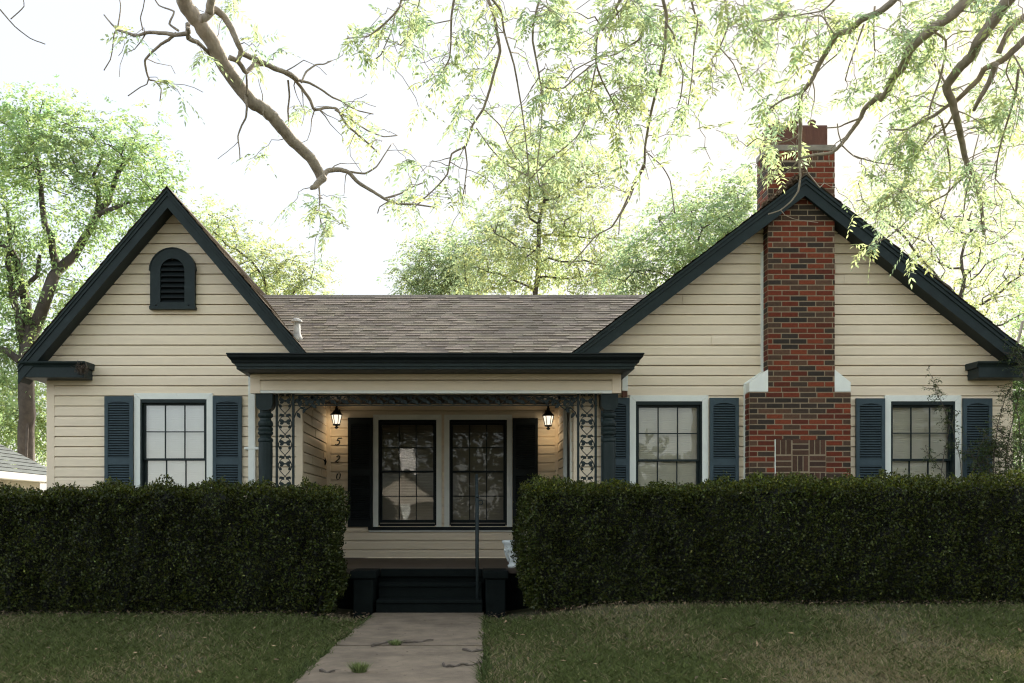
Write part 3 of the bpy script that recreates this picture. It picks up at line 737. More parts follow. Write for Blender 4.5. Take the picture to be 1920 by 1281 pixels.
trellis(517, 552, 1); trellis(1082, 1119, -1)
mb = MB(); Y = 11.86; xa, xb = PX(553, Y), PX(1081, Y); zt = BZ0-.004; n = 150
for s_ in (1, -1): mb.tube([(xa+(xb-xa)*i/n, Y+.004*s_, zt-.062+s_*.045*math.sin(i/n*math.pi*24)) for i in range(n+1)], .005, 5)
mb.box(xa, xb, Y-.008, Y+.008, zt-.012, zt); mb.box(xa, xb, Y-.006, Y+.006, zt-.126, zt-.116)
for i in range(48):
    x = xa+(xb-xa)*(i+.5)/48; s_ = 1 if i % 2 else -1
    vleaf(mb, (x, Y, zt-.062), R(50*s_+random.uniform(-15, 15)), .062, .042, Y); vleaf(mb, (x, Y, zt-.055), R(180-50*s_+random.uniform(-15, 15)), .055, .038, Y)
part(mb, 'porch_valance', 'iron')

# ---- porch lamps (lit)
def lamp(px_, py_):
    yl = YB-.15; X = PX(px_, yl); zc = PZ(py_, yl)
    mb = MB(); top = zc+.075
    mb.lathe([(.085, top-.005), (.09, top+.005), (.06, top+.035), (.035, top+.06), (.02, top+.085), (.028, top+.1), (.012, top+.115), (.018, top+.13), (.004, top+.15)], X, yl, 12)
    for i in range(6):
        a = math.pi*i/3; mb.tube([(X+.078*math.cos(a), yl+.078*math.sin(a), top), (X+.045*math.cos(a), yl+.045*math.sin(a), zc-.055)], .006, 5)
    mb.lathe([(.05, zc-.075), (.056, zc-.06), (.048, zc-.054)], X, yl, 12)
    mb.lathe([(.006, zc-.125), (.022, zc-.115), (.03, zc-.1), (.012, zc-.088), (.02, zc-.08), (.03, zc-.074)], X, yl, 10)
    mb.tube([(X, YB-.02, top+.02), (X, YB-.06, top+.12), (X, yl+.02, top+.17), (X, yl, top+.13)], .009, 6)
    mb.lathe([(.002, zc-.01), (.05, zc-.01)], X, YB-.02, 12)
    mb.box(X-.035, X+.035, YB-.03, YB-.014, top-.06, top+.09)
    l = part(mb, 'porch_lamp', 'black', smooth=False)
    mb = MB(); mb.lathe([(.040, zc-.054), (.068, top-.006)], X, yl, 12); part(mb, 'lamp_glass', 'lampglass', l)
    ld = bpy.data.lights.new('lamp_light', 'POINT'); ld.energy = .22; ld.color = (1, .76, .48); ld.shadow_soft_size = .03
    lo_ = bpy.data.objects.new('lamp_light', ld); COL.objects.link(lo_); lo_.location = (X, yl-.0, zc-.20); lo_['kind'] = 'helper'
lamp(631, 788); lamp(1028, 790)

# ---- house number 5 2 0, italic
def digit(ch, px_, py_):
    yy = YB-.024; X, Z = PX(px_, yy), PZ(py_, yy); hgt = .098
    S = {'5': [[(.95, 1), (.62, .97), (.38, 1), (.27, .6), (.45, .66), (.66, .6), (.72, .38), (.6, .12), (.36, 0), (.14, .03), (.08, .14)]],
         '2': [[(.2, .76), (.22, .9), (.42, 1), (.66, .94), (.72, .74), (.58, .5), (.3, .24), (.05, .02), (.3, .09), (.55, .02), (.78, .12)]],
         '0': [[(.42+.28*math.cos(a), .5+.5*math.sin(a)) for a in np.linspace(0, 2*math.pi, 21)]]}[ch]
    mb = MB()
    for st in S:
        pts = [(X+(u-.45+(v-.5)*.22)*hgt*.9, yy, Z+(v-.5)*hgt) for u, v in st]
        n = len(pts)
        rad = [(.0085 if ch == '0' and abs(math.cos(2*math.pi*i/20)) > .6 else (.0045 if ch == '0' else (.0055 if i in (0, n-1) else .0085))) for i in range(n)]
        mb.tube(pts, rad, 6)
    part(mb, 'house_number', 'black')
digit('5', 634, 828); digit('2', 633.5, 861); digit('0', 635, 893)
# ---- front door on the right wall of the recess, mostly edge on
mb = MB(); xd = XRI
for a, b, c, d_ in ((DOOR[0]-.0, DOOR[0]+.09, PZF, 2.55), (DOOR[1]-.09, DOOR[1], PZF, 2.55), (DOOR[0]+.09, DOOR[1]-.09, 2.46, 2.55)): mb.box(xd-.035, xd+.06, a, b, c, d_)
dr = part(mb, 'door', 'white')
mb = MB(); mb.box(xd+.01, xd+.05, DOOR[0]+.092, DOOR[1]-.092, PZF+.01, 2.455)
for z0, z1 in ((.6, 1.25), (1.4, 2.3)): mb.box(xd+.002, xd+.012, DOOR[0]+.2, DOOR[1]-.2, z0, z1)
part(mb, 'door_leaf', 'black', dr, bevel=.004)
mb = MB(); mb.tube([(xd-.03, DOOR[0]+.15, 1.4), (xd-.03, DOOR[0]+.15, 1.5)], .012, 8); mb.tube([(xd+.01, DOOR[0]+.15, 1.45), (xd-.03, DOOR[0]+.15, 1.45)], .008, 6); part(mb, 'handle', 'galv', dr)
# dark star ornament on the left wall of the recess
mb = MB(); X = XLI+.02; yc, zc = 14.20, PZ(866, 14.20)
pts = [(yc+(.09 if i % 2 == 0 else .036)*math.sin(math.pi*i/5), zc+(.09 if i % 2 == 0 else .036)*math.cos(math.pi*i/5)) for i in range(10)]
for i in range(10):
    a, b = pts[i], pts[(i+1) % 10]; mb.face([(X, *a), (X, *b), (X+.035, yc, zc)])
mb.prism(pts, X-.006, X, 0); part(mb, 'wall_star', 'black')
# vent pipe with a cap on the roof
Yp = 12.62; Xp = PX(557, Yp); zr = MRZ0+(Yp-MRY0)*(RZ-MRZ0)/(RY-MRY0); zt = PZ(603, Yp)
mb = MB(); mb.lathe([(.10, zr-.06), (.052, zr+.05), (.045, zr+.06), (.042, zt)], Xp, Yp, 14); vp = part(mb, 'vent_pipe', 'galv', smooth=True)
mb = MB(); mb.lathe([(.045, zt-.012), (.072, zt-.008), (.066, zt+.016), (.03, zt+.036), (.004, zt+.042)], Xp-.004, Yp, 14)
for a in (0, 2.1, 4.2): mb.tube([(Xp+.04*math.cos(a), Yp+.04*math.sin(a), zt-.05), (Xp+.05*math.cos(a), Yp+.05*math.sin(a), zt)], .006, 4)
part(mb, 'pipe_cap', 'galv', vp)
# satellite dish at the right eave
mb = MB(); dc = Vector((PX(1930, 12.9), 12.9, PZ(600, 12.9))); ax = Vector((.92, -.30, .25)).normalized(); e1 = ax.orthogonal().normalized(); e2 = ax.cross(e1)
for i in range(5):
    for k in range(20):
        q = []
        for (ii_, kk) in ((i, k), (i, k+1), (i+1, k+1), (i+1, k)):
            r_ = .24*ii_/5; a = 2*math.pi*kk/20; q.append(dc+e1*r_*math.cos(a)+e2*r_*math.sin(a)+ax*(r_*r_*.9))
        mb.face(q)
dish = part(mb, 'satellite_dish', 'galv', smooth=True)
mb = MB(); mb.tube([dc, dc-ax*.08, dc+Vector((-.10, .05, -.20)), dc+Vector((-.14, .1, -.42))], .018, 8); mb.tube([dc-e1*.2, dc+ax*.3-e1*.1], .008, 6)
part(mb, 'dish_mast', 'galv', dish)

# ------------------------------------------------------------------ neighbour's garage, left
nb = thing('neighbour_house', 'pale neighbouring house with grey hipped roof at the far left edge', 'house', (-12, 17.5, -.4))
ez, rz = 1.93, 4.0; X0, X1, Y0, Y1 = -15.2, -8.95, 11.5, 22.6; yr0, yr1, xr = 14.5, 19.6, -12.07
mb = MB(); mb.box(X0+.4, X1-.4, Y0+.4, Y1-.4, -.5, ez-.02); mb.build('wall', M['pale_wall'], nb)
mb = MB()
def hipplane(a, b, c, d):
    a, b, c, d = map(Vector, (a, b, c, d)); n = 24
    for i in range(n):
        for k in range(26):
            f0, f1 = i/n, (i+1)/n; l0, r0 = a.lerp(d, f0), b.lerp(c, f0); l1, r1 = a.lerp(d, f1), b.lerp(c, f1)
            bq = random.uniform(.7, 1.2); up = Vector((0, 0, .012))
            mb.face([l0.lerp(r0, k/26)+up, l0.lerp(r0, (k+1)/26)+up, l1.lerp(r1, (k+1)/26), l1.lerp(r1, k/26)], (bq, bq, bq))
hipplane((X1, Y0, ez), (X1, Y1, ez), (xr, yr1, rz), (xr, yr0, rz)); hipplane((X0, Y1, ez), (X0, Y0, ez), (xr, yr0, rz), (xr, yr1, rz))
hipplane((X0, Y0, ez), (X1, Y0, ez), (xr, yr0, rz), (xr, yr0, rz)); hipplane((X1, Y1, ez), (X0, Y1, ez), (xr, yr1, rz), (xr, yr1, rz))
mb.build('roof', M['roof_grey'], nb)
mb = MB(); mb.box(X1-.03, X1+.03, Y0, Y1, ez-.14, ez-.005); mb.box(X0, X1-.031, Y0-.03, Y0+.03, ez-.14, ez-.005); mb.box(X0, X1-.031, Y1-.03, Y1+.03, ez-.14, ez-.005); mb.box(X1-.40, X1-.031, Y0+.031, Y1-.031, ez-.135, ez-.12)
mb.build('fascia', M['white_wall'], nb)
# ------------------------------------------------------------------ house across the street (mirrored in the porch window)
ho = thing('street_house', 'small sunlit pale gabled house mirrored in the porch window', 'house', (-3.2, -24, -1.6))
mb = MB(); mb.box(-7.5, -1.0, -33, -24, -1.7, 1.9); mb.box(-4.2, -1.9, -24, -22, -1.7, -.9); mb.build('wall', M['tan_wall'], ho)
mb = MB(); mb.prism([(-5.2, 1.7), (-3.0, 3.25), (-.8, 1.7)], -24, -22.2); mb.build('porch_gable', M['tan_wall'], ho)
mb = MB(); mb.prism([(-5.5, 1.45), (-3.0, 3.25), (-3.0, 3.45), (-5.8, 1.45)], -24.2, -21.9); mb.prism([(-.5, 1.45), (-3.0, 3.25), (-3.0, 3.45), (-.2, 1.45)], -24.2, -21.9)
mb.prism([(-33.5, 1.8), (-28.5, 3.7), (-23.6, 1.8)], -8, -.6, 0); mb.build('roof', M['roof_grey'], ho)
for x in (-4.8, -3.1, -1.2):
    mb = MB(); mb.box(x-.16, x+.16, -22.4, -22.1, -1.7, 1.7); mb.build('post', M['white_paint'] if 'white_paint' in M else M['white'], ho)
mb = MB(); mb.box(-3.6, -2.8, -27, -26.2, 2, 4.7); mb.build('chimney', M['white_wall'], ho)

# ------------------------------------------------------------------ vegetation tools
def sprays(B, D, L, pairs, ll, lw, rng, droop=.35, base=(1, 1, 1), jit=.25, tint=None):
    """pinnate leaves: base B, direction D, rachis length L -> leaflet quads"""
    n = len(B); D = nrm(D); up = np.tile([0., 0., 1.], (n, 1)); S = nrm(np.cross(D, up)+rng.normal(0, .25, (n, 3)))
    Nn = nrm(np.cross(S, D)); Cs, As, Ns, Ls, Ws, Co = [], [], [], [], [], []
    b = rng.uniform(1-jit, 1+jit, (n, 1)); hue = rng.uniform(-.12, .12, (n, 1))
    col = np.array(base)[None]*b*np.concatenate([1+hue, np.ones((n, 1)), 1-hue*1.5], 1)
    if tint is not None: col = col*tint
    L = np.asarray(L).reshape(-1, 1)
    for k in range(pairs+1):
        t = (k+.7)/(pairs+.7); pos = B+D*L*t+np.array([0, 0, -1.])*L*droop*t*t
        for s in ((-1, 1) if k < pairs else (0,)):
            a = nrm(S*s*.85+D*(.55 if s else 1)+np.array([0, 0, -1.])*(.25+droop*t)+rng.normal(0, .16, (n, 3)))
            l = ll*rng.uniform(.7, 1.15, n)*(.75+.35*math.sin(math.pi*min(t, .95)))
            Cs.append(pos+a*(l[:, None]*.5)); As.append(a); Ns.append(nrm(Nn+rng.normal(0, .35, (n, 3)))); Ls.append(l); Ws.append(l*lw); Co.append(col*rng.uniform(.88, 1.12, (n, 1)))
    return leaves(np.concatenate(Cs), np.concatenate(As), np.concatenate(Ns), np.concatenate(Ls), np.concatenate(Ws), np.concatenate(Co))

def colonize(att, chain, step, infl, kill, rng, iters=90, trop=(0, 0, .05), par0=None):
    nodes = [np.array(p, float) for p in chain]; par = list(par0) if par0 else [-1]+list(range(len(chain)-1))
    att = np.array(att, float); nd = np.full(len(att), 1e9); ni = np.zeros(len(att), int); stall = np.zeros(len(att), int); new = list(range(len(nodes)))
    for it in range(iters):
        if not len(att): break
        arr = np.array([nodes[i] for i in new]); d = np.linalg.norm(att[:, None]-arr[None], axis=2); j = d.argmin(1); dm = d[np.arange(len(att)), j]
        b = dm < nd; stall[b] = 0; stall[~b] += 1; nd[b] = dm[b]; ni[b] = np.array(new)[j[b]]
        keep = (nd > kill) & (stall < 5); att, nd, ni, stall = att[keep], nd[keep], ni[keep], stall[keep]
        act = nd < infl; stall[~act] = 0
        if not act.any(): infl *= 1.5; act = nd < infl; stall[:] = 0
        if not act.any(): new = []; continue
        acc = {}
        for a, i, dd in zip(att[act], ni[act], nd[act]): acc[i] = acc.get(i, 0)+(a-nodes[i])/dd
        new = []
        for i, v in acc.items():
            v = v/(np.linalg.norm(v)+1e-9)+np.array(trop)+rng.normal(0, .16, 3); v /= np.linalg.norm(v)
            nodes.append(nodes[i]+v*step); par.append(i); new.append(len(nodes)-1)
        if len(nodes) > 4200: break
    return np.array(nodes), np.array(par)

def tree_mesh(nodes, par, rtip, power, rmax=None, n=6, floor=None):
    N = len(nodes); cnt = np.zeros(N); kids = [[] for _ in range(N)]
    for i in range(N):
        if par[i] >= 0: kids[par[i]].append(i)
    for i in range(N-1, -1, -1):
        if not kids[i]: cnt[i] = 1
        if par[i] >= 0: cnt[par[i]] += cnt[i]
    r = rtip*cnt**power
    if rmax: r = np.minimum(r, rmax)
    for i, q in (floor or {}).items(): r[i] = max(r[i], q)
    V, Fq = [], []; ring = {}
    def mk(p, d, rad):
        d = d/(np.linalg.norm(d)+1e-9); a = np.cross(d, [.31, .72, .17]); a /= np.linalg.norm(a)+1e-9; b = np.cross(d, a); base = len(V)
        for k in range(n): t = 2*math.pi*k/n; V.append(p+(a*math.cos(t)+b*math.sin(t))*rad)
        return base
    for i in range(N):
        if not kids[i]: continue
        main = max(kids[i], key=lambda q: cnt[q])
        for c in kids[i]:
            d = nodes[c]-nodes[i]
            s = ring[i] if (c == main and i in ring) else mk(nodes[i], d, r[i] if c == main else min(r[i], r[c]*1.25))
            m2 = max(kids[c], key=lambda q: cnt[q]) if kids[c] else None
            dd = d/np.linalg.norm(d) + ((nodes[m2]-nodes[c])/np.linalg.norm(nodes[m2]-nodes[c]) if m2 is not None else 0)
            e = mk(nodes[c], dd, r[c]); ring[c] = e
            for k in range(n): Fq.append((s+k, s+(k+1) % n, e+(k+1) % n, e+k))
    return V, Fq, cnt, r

def blob(rng, c, rad, n):
    p = nrm(rng.normal(0, 1, (n, 3)))*(rng.uniform(0, 1, (n, 1))**(1/2.4)); return np.array(c)+p*np.array(rad)

def make_tree(name, label, cat, chain, blobs, rtip, power, leafn, ll, base, rng, group=None, barkm='bark_dark', step=.34, kill=.45, infl=3.0, spread=.30, pairs=2, rmax=None, leafm='leaf_far', thin=14, limbs=(), Yl=24):
    chain = [np.array(c, float) for c in chain]; fine = [chain[0]]
    for a, b in zip(chain[:-1], chain[1:]):
        m = max(1, int(np.linalg.norm(b-a)/step))
        for i in range(1, m+1): fine.append(a+(b-a)*i/m+rng.normal(0, .02, 3))
    att = np.concatenate([blob(rng, c, r, k) for c, r, k in blobs])
    fpar = [-1]+list(range(len(fine)-1)); floor = {}
    for pts, r0, r1 in limbs:
        pl = [np.array(P(x, y, Yl+rng.normal(0, .25))) for x, y in pts]; i0 = int(np.linalg.norm(np.array(fine)-pl[0], axis=1).argmin()); prev = i0; seq = []
        for a, b in zip(pl[:-1], pl[1:]):
            m = max(1, int(np.linalg.norm(b-a)/step))
            for i in range(1, m+1): fine.append(a+(b-a)*i/m+rng.normal(0, .03, 3)); fpar.append(prev); prev = len(fine)-1; seq.append(prev)
        for k, i in enumerate(seq): floor[i] = (r0+(r1-r0)*k/len(seq))*Yl/F
    nodes, par = colonize(att, fine, step, infl, kill, rng, par0=fpar)
    V, Fq, cnt, r = tree_mesh(nodes, par, rtip, power, rmax, floor=floor)
    t = thing(name, label, cat, tuple(chain[0]), group)
    mesh_np('trunk', V, Fq, np.ones((len(Fq), 3)), M[barkm], t, chain[0], True)
    tips = np.where(cnt <= thin)[0]; idx = rng.choice(tips, leafn)
    B = nodes[idx]+rng.normal(0, spread, (leafn, 3)); cen = np.mean(att, 0); D = nrm(B-cen)+rng.normal(0, .7, (leafn, 3))
    clump = 1+.30*snoise(B, .9, 2)[:, None]
    Vl, Fl, Cl = sprays(B, D, ll*2.0*rng.uniform(.7, 1.2, leafn), pairs, ll, .42, rng, .3, base, .28, clump)
    mesh_np('crown', Vl, Fl, Cl, M[leafm], t, chain[0])
    return t

# ------------------------------------------------------------------ trees behind the house
r_ = np.random.default_rng(3)
def BL_(px, py, Y, rx, ry, n, d=.8): return (tuple(P(px, py, Y)), (rx*Y/F, rx*Y/F*d, ry*Y/F), n)
GB = 'trees behind the house'
Y = 24
make_tree('shade_tree', 'large forked tree with thick dark trunk standing left of the left gable', 'tree',
    [P(50, 1010, Y), P(50, 800, Y), P(47, 700, Y), P(48, 645, Y)],
    [BL_(20, 290, Y, 110, 90, 110), BL_(150, 300, Y, 110, 80, 120), BL_(260, 330, Y, 80, 70, 70), BL_(60, 430, Y, 120, 70, 90), BL_(-60, 420, Y, 110, 170, 90), BL_(270, 420, Y, 60, 50, 40), BL_(170, 430, Y, 70, 50, 50), BL_(30, 590, Y, 70, 60, 30), BL_(150, 560, Y, 50, 50, 25), BL_(-10, 690, Y, 60, 60, 30), BL_(85, 225, Y, 80, 45, 50), BL_(210, 250, Y, 60, 35, 40)],
    .011, .44, 6600, .12, (.72, .86, .66), r_, GB, step=.34, rmax=.27, spread=.26, limbs=[([(50, 1000), (50, 800), (54, 720), (48, 652)], 17, 14),
    ([(48, 650), (68, 608), (80, 570), (92, 540), (110, 504), (139, 480), (159, 445), (183, 405), (211, 357), (226, 320), (245, 290)], 13, 3.5), ([(110, 504), (100, 470), (92, 440), (86, 421), (75, 350), (68, 281)], 7, 3),
    ([(48, 645), (52, 615), (44, 548), (32, 492), (12, 465), (-20, 440)], 10, 4), ([(47, 665), (38, 622), (26, 560), (18, 500), (14, 420)], 8, 3.5), ([(183, 405), (180, 360), (176, 330), (190, 290)], 4.5, 2), ([(183, 405), (230, 385), (265, 378), (300, 372)], 4, 1.5), ([(45, 700), (10, 660), (-30, 640)], 7, 3), ([(44, 548), (70, 520), (78, 480)], 5, 2)])
make_tree('understory_tree', 'low bushy tree under the large forked tree, above the grey hipped roof', 'tree',
    [P(120, 990, 27), P(118, 900, 27), P(110, 840, 27)], [BL_(60, 790, 27, 95, 60, 120), BL_(-20, 760, 27, 70, 90, 80), BL_(100, 700, 27, 60, 50, 40)], .010, .45, 3000, .12, (.85, .95, .8), r_, GB)
make_tree('roadside_tree', 'small rounded tree peeping over the roof right of the left gable', 'tree',
    [P(520, 960, 33), P(515, 700, 33), P(515, 600, 33)], [BL_(520, 510, 33, 90, 55, 110), BL_(400, 440, 33, 70, 55, 70), BL_(450, 520, 33, 100, 50, 60), BL_(590, 535, 33, 40, 30, 25)], .013, .45, 2400, .13, (1.0, 1.0, .85), r_, GB)
make_tree('elm_tree', 'tall thin crowned tree rising behind the middle of the roof', 'tree',
    [P(1012, 960, 27), P(1000, 640, 27), P(1005, 520, 27), P(1012, 420, 27)],
    [BL_(1010, 420, 27, 110, 150, 170), BL_(1060, 330, 27, 100, 80, 70), BL_(930, 500, 27, 100, 60, 90), BL_(1110, 490, 27, 100, 70, 90), BL_(980, 290, 27, 60, 70, 40)], .012, .45, 4300, .12, (1.0, 1, .9), r_, GB)
make_tree('hackberry_tree', 'rounded green tree behind the roof ridge, just left of the tall thin one', 'tree',
    [P(860, 960, 30), P(862, 700, 30), P(850, 580, 30)], [BL_(850, 500, 30, 100, 60, 130), BL_(800, 520, 30, 60, 45, 50), BL_(900, 450, 30, 60, 50, 40)], .012, .45, 2500, .12, (.9, .97, .95), r_, GB)
make_tree('oak_tree', 'dense darker green tree behind the left slope of the right gable', 'tree',
    [P(1330, 960, 23), P(1330, 700, 23), P(1320, 560, 23)], [BL_(1330, 430, 23, 105, 80, 150), BL_(1400, 370, 23, 60, 50, 50), BL_(1240, 470, 23, 70, 60, 70), BL_(1180, 520, 23, 60, 40, 30)], .010, .45, 3000, .11, (.82, .92, .85), r_, GB)
make_tree('sunlit_tree', 'pale sunlit tree beyond the right slope of the right gable', 'tree',
    [P(1830, 985, 31), P(1830, 700, 31), P(1800, 560, 31)], [BL_(1730, 450, 31, 130, 80, 120), BL_(1860, 540, 31, 110, 90, 130), BL_(1640, 390, 31, 70, 60, 50), BL_(1900, 430, 31, 80, 90, 60)], .013, .45, 1500, .13, (1.1, 1.08, .95), r_, GB)
# dark shrubbery beside the right corner
make_tree('yard_tree', 'dark leafy tree past the far right corner of the house', 'tree',
    [P(1955, 990, 17), P(1950, 860, 17), P(1940, 760, 17)], [BL_(1945, 720, 17, 55, 90, 110), BL_(1950, 840, 17, 50, 60, 70), BL_(1990, 600, 17, 60, 60, 50)], .008, .42, 5200, .085, (.55, .7, .55), r_, GB)
# unseen trees added across the street: height blocks low light, gaps give sky reflections
rt = np.random.default_rng(5); n = 56000
B = np.stack([rt.uniform(-65, 65, n), rt.uniform(-52, -38, n), rt.uniform(0, 1, n)], 1); hmax = 20+3*snoise(B*[1, 0, 0], .35); hmax = np.where((B[:, 0] < -11) & (B[:, 0] > -30), 3.5, hmax)
hmax = np.where((B[:, 0] > 8) & (B[:, 0] < 19), 7+2.5*snoise(B*[1, 0, 0], 1.6, 2), hmax)
B[:, 2] = -2+hmax*B[:, 2]
Vl, Fl, Cl = leaves(B, rt.normal(0, 1, (n, 3)), rt.normal(0, 1, (n, 3)), rt.uniform(.4, .9, n), rt.uniform(.3, .6, n), rt.uniform(.5, 1, (n, 1))*np.array([[.18, .19, .16]]))
mesh_np('unseen_treeline', Vl, Fl, Cl, M['leaf_far'])['kind'] = 'stuff'

# ------------------------------------------------------------------ pecan trees over the camera: traced limbs, twigs, pinnate leaves
ro = np.random.default_rng(21)
def limb(pts, Y0, Y1, rp0, rp1):
    """px polyline -> 3D points and radii (radius given in photo pixels)"""
    n = len(pts); out = []; rad = []
    for i, (x, y) in enumerate(pts):
        t = i/(n-1); Yv = Y0+(Y1-Y0)*t; out.append(P(x, y, Yv)); rad.append((max(1.1, (rp0+(rp1-rp0)*t)*(.88 if rp0 > 6 else 1.05)))*Yv/F)
    return out, rad
def smooth(pts, rad, k=5, wob=0.0, rng=ro):
    P_, R_ = [], []
    pts = [Vector(p) for p in pts]; n = len(pts)
    for i in range(n-1):
        p0, p1, p2, p3 = pts[max(i-1, 0)], pts[i], pts[i+1], pts[min(i+2, n-1)]
        for j in range(k):
            t = j/k; t2, t3 = t*t, t*t*t
            q = .5*((2*p1)+(p2-p0)*t+(2*p0-5*p1+4*p2-p3)*t2+(3*p1-p0-3*p2+p3)*t3)
            rr = rad[i]+(rad[i+1]-rad[i])*t
            q = q.lerp(p1+(p2-p1)*t, .55)
            P_.append(q+Vector(rng.normal(0, 1, 3))*wob*rr); R_.append(rr*(1+float(rng.normal(0, .012 if rr > .02 else .03))))
    P_.append(pts[-1]); R_.append(rad[-1]); return P_, R_

def pecan(label, limbs, clumps, trunk, hidden, org, bare, seedv, dens):
    rng = np.random.default_rng(seedv)
    t = thing('pecan_tree', label, 'tree', org, 'pecan trees overhanging the front lawn')
    mb = MB(); anchors = []
    for pts, rad in trunk:
        p, r = smooth(pts, rad, 6, .08, rng); mb.tube(p, r, 12)
    for (pts, Y0, Y1, r0, r1, *opt) in limbs:
        lp, lr = limb(pts, Y0, Y1, r0, r1)
        if len(lp) > 3: lp = [lp[0]]+[q+Vector(rng.normal(0, 1, 3))*(.28*rr+.004) for q, rr in zip(lp[1:-1], lr[1:-1])]+[lp[-1]]
        p, r = smooth(lp, lr, 5, .05, rng); mb.tube(p, r, 9 if r[0] > .02 else 6); anchors += [(q, rr) for q, rr in zip(p, r)]
        # bare side twigs
        L = sum((a-b).length for a, b in zip(p[:-1], p[1:]))
        for _ in range(int(L*bare*(opt[0] if opt else 1))):
            i = rng.integers(2, len(p)); q = Vector(p[i]); d = (p[i]-p[i-1]).normalized(); sd_ = Vector(rng.normal(0, 1, 3)); v = (d*.5+sd_.normalized()*.9).normalized()
            l = rng.uniform(.12, .55); tw = [q]; tr_ = [min(.006, r[i]*.6)]
            for s in range(5):
                v = (v+Vector(rng.normal(0, .28, 3))+Vector((0, 0, -.13))).normalized(); q = q+v*l/5; tw.append(q); tr_.append(max(.0026, tr_[0]*(1-(s+1)/5.5)))
            mb.tube(tw, tr_, 5, cap=False)
    A = np.array([tuple(a[0]) for a in anchors]); AR = np.array([a[1] for a in anchors])
    SB, SD, SL, ST = [], [], [], []
    for (px_, py_, rx, ry, Yc, tw_n) in clumps:
        for _ in range(max(1, int(tw_n*dens+rng.uniform()))):
            a_ = rng.uniform(0, 6.28); q_ = math.sqrt(rng.uniform(0, 1)); Yq = Yc+rng.normal(0, .35)
            e = np.array(P(px_+rx*q_*math.cos(a_), py_+ry*q_*math.sin(a_), Yq))
            d = np.linalg.norm(A-e, axis=1)+np.where(A[:, 2] < e[2]-.1, .35, 0)+np.where(AR > .05, .5, 0); i = int(d.argmin()); s = A[i]
            n = 7; l = np.linalg.norm(e-s); tw = []
            for k in range(n+1):
                u = k/n; q = s+(e-s)*u+np.array([0, 0, 1.])*math.sin(math.pi*u)*l*.10+rng.normal(0, .018*l**.5, 3)*(1 if 0 < k < n else 0); tw.append(q)
            r0 = min(.006, AR[i]*.7)*(.6+.4*min(l, 1)); mb.tube(tw, [max(.0026, r0*(1-k/(n+1))) for k in range(n+1)], 5, cap=False)
            ns = rng.integers(3, 6)
            for k in range(ns):
                u = 1-.55*min(1, .9/max(l, .2))*rng.uniform(0, 1)**1.3 if k else 1.0
                f = min(u*n, n-.001); j = int(f); q = tw[j]+(tw[j+1]-tw[j])*(f-j)
                v = nrm(tw[j+1]-tw[j])*.5+rng.normal(0, .75, 3)+np.array([0, 0, -.15]); SB.append(q); SD.append(v); SL.append(rng.uniform(.11, .21))
    trunk_o = mb.build('trunk', M['bark'], t, org, True)
    Vl, Fl, Cl = sprays(np.array(SB), np.array(SD), SL, 5, .064, .31, rng, .38, (1, 1, .9), .22)
    # unseen upper crown above the frame
    B = np.concatenate([blob(rng, c, r, k) for c, r, k in hidden]); n = len(B)
    V2, F2, C2 = sprays(B, rng.normal(0, 1, (n, 3)), rng.uniform(.2, .35, n), 2, .20, .40, rng, .35, (.9, 1, .9), .2)
    V_ = np.concatenate([Vl, V2]); F_ = np.concatenate([Fl, F2+len(Vl)]); C_ = np.concatenate([Cl, C2])
    mesh_np('crown', V_, F_, C_, M['leaf'], t, org)
    return t

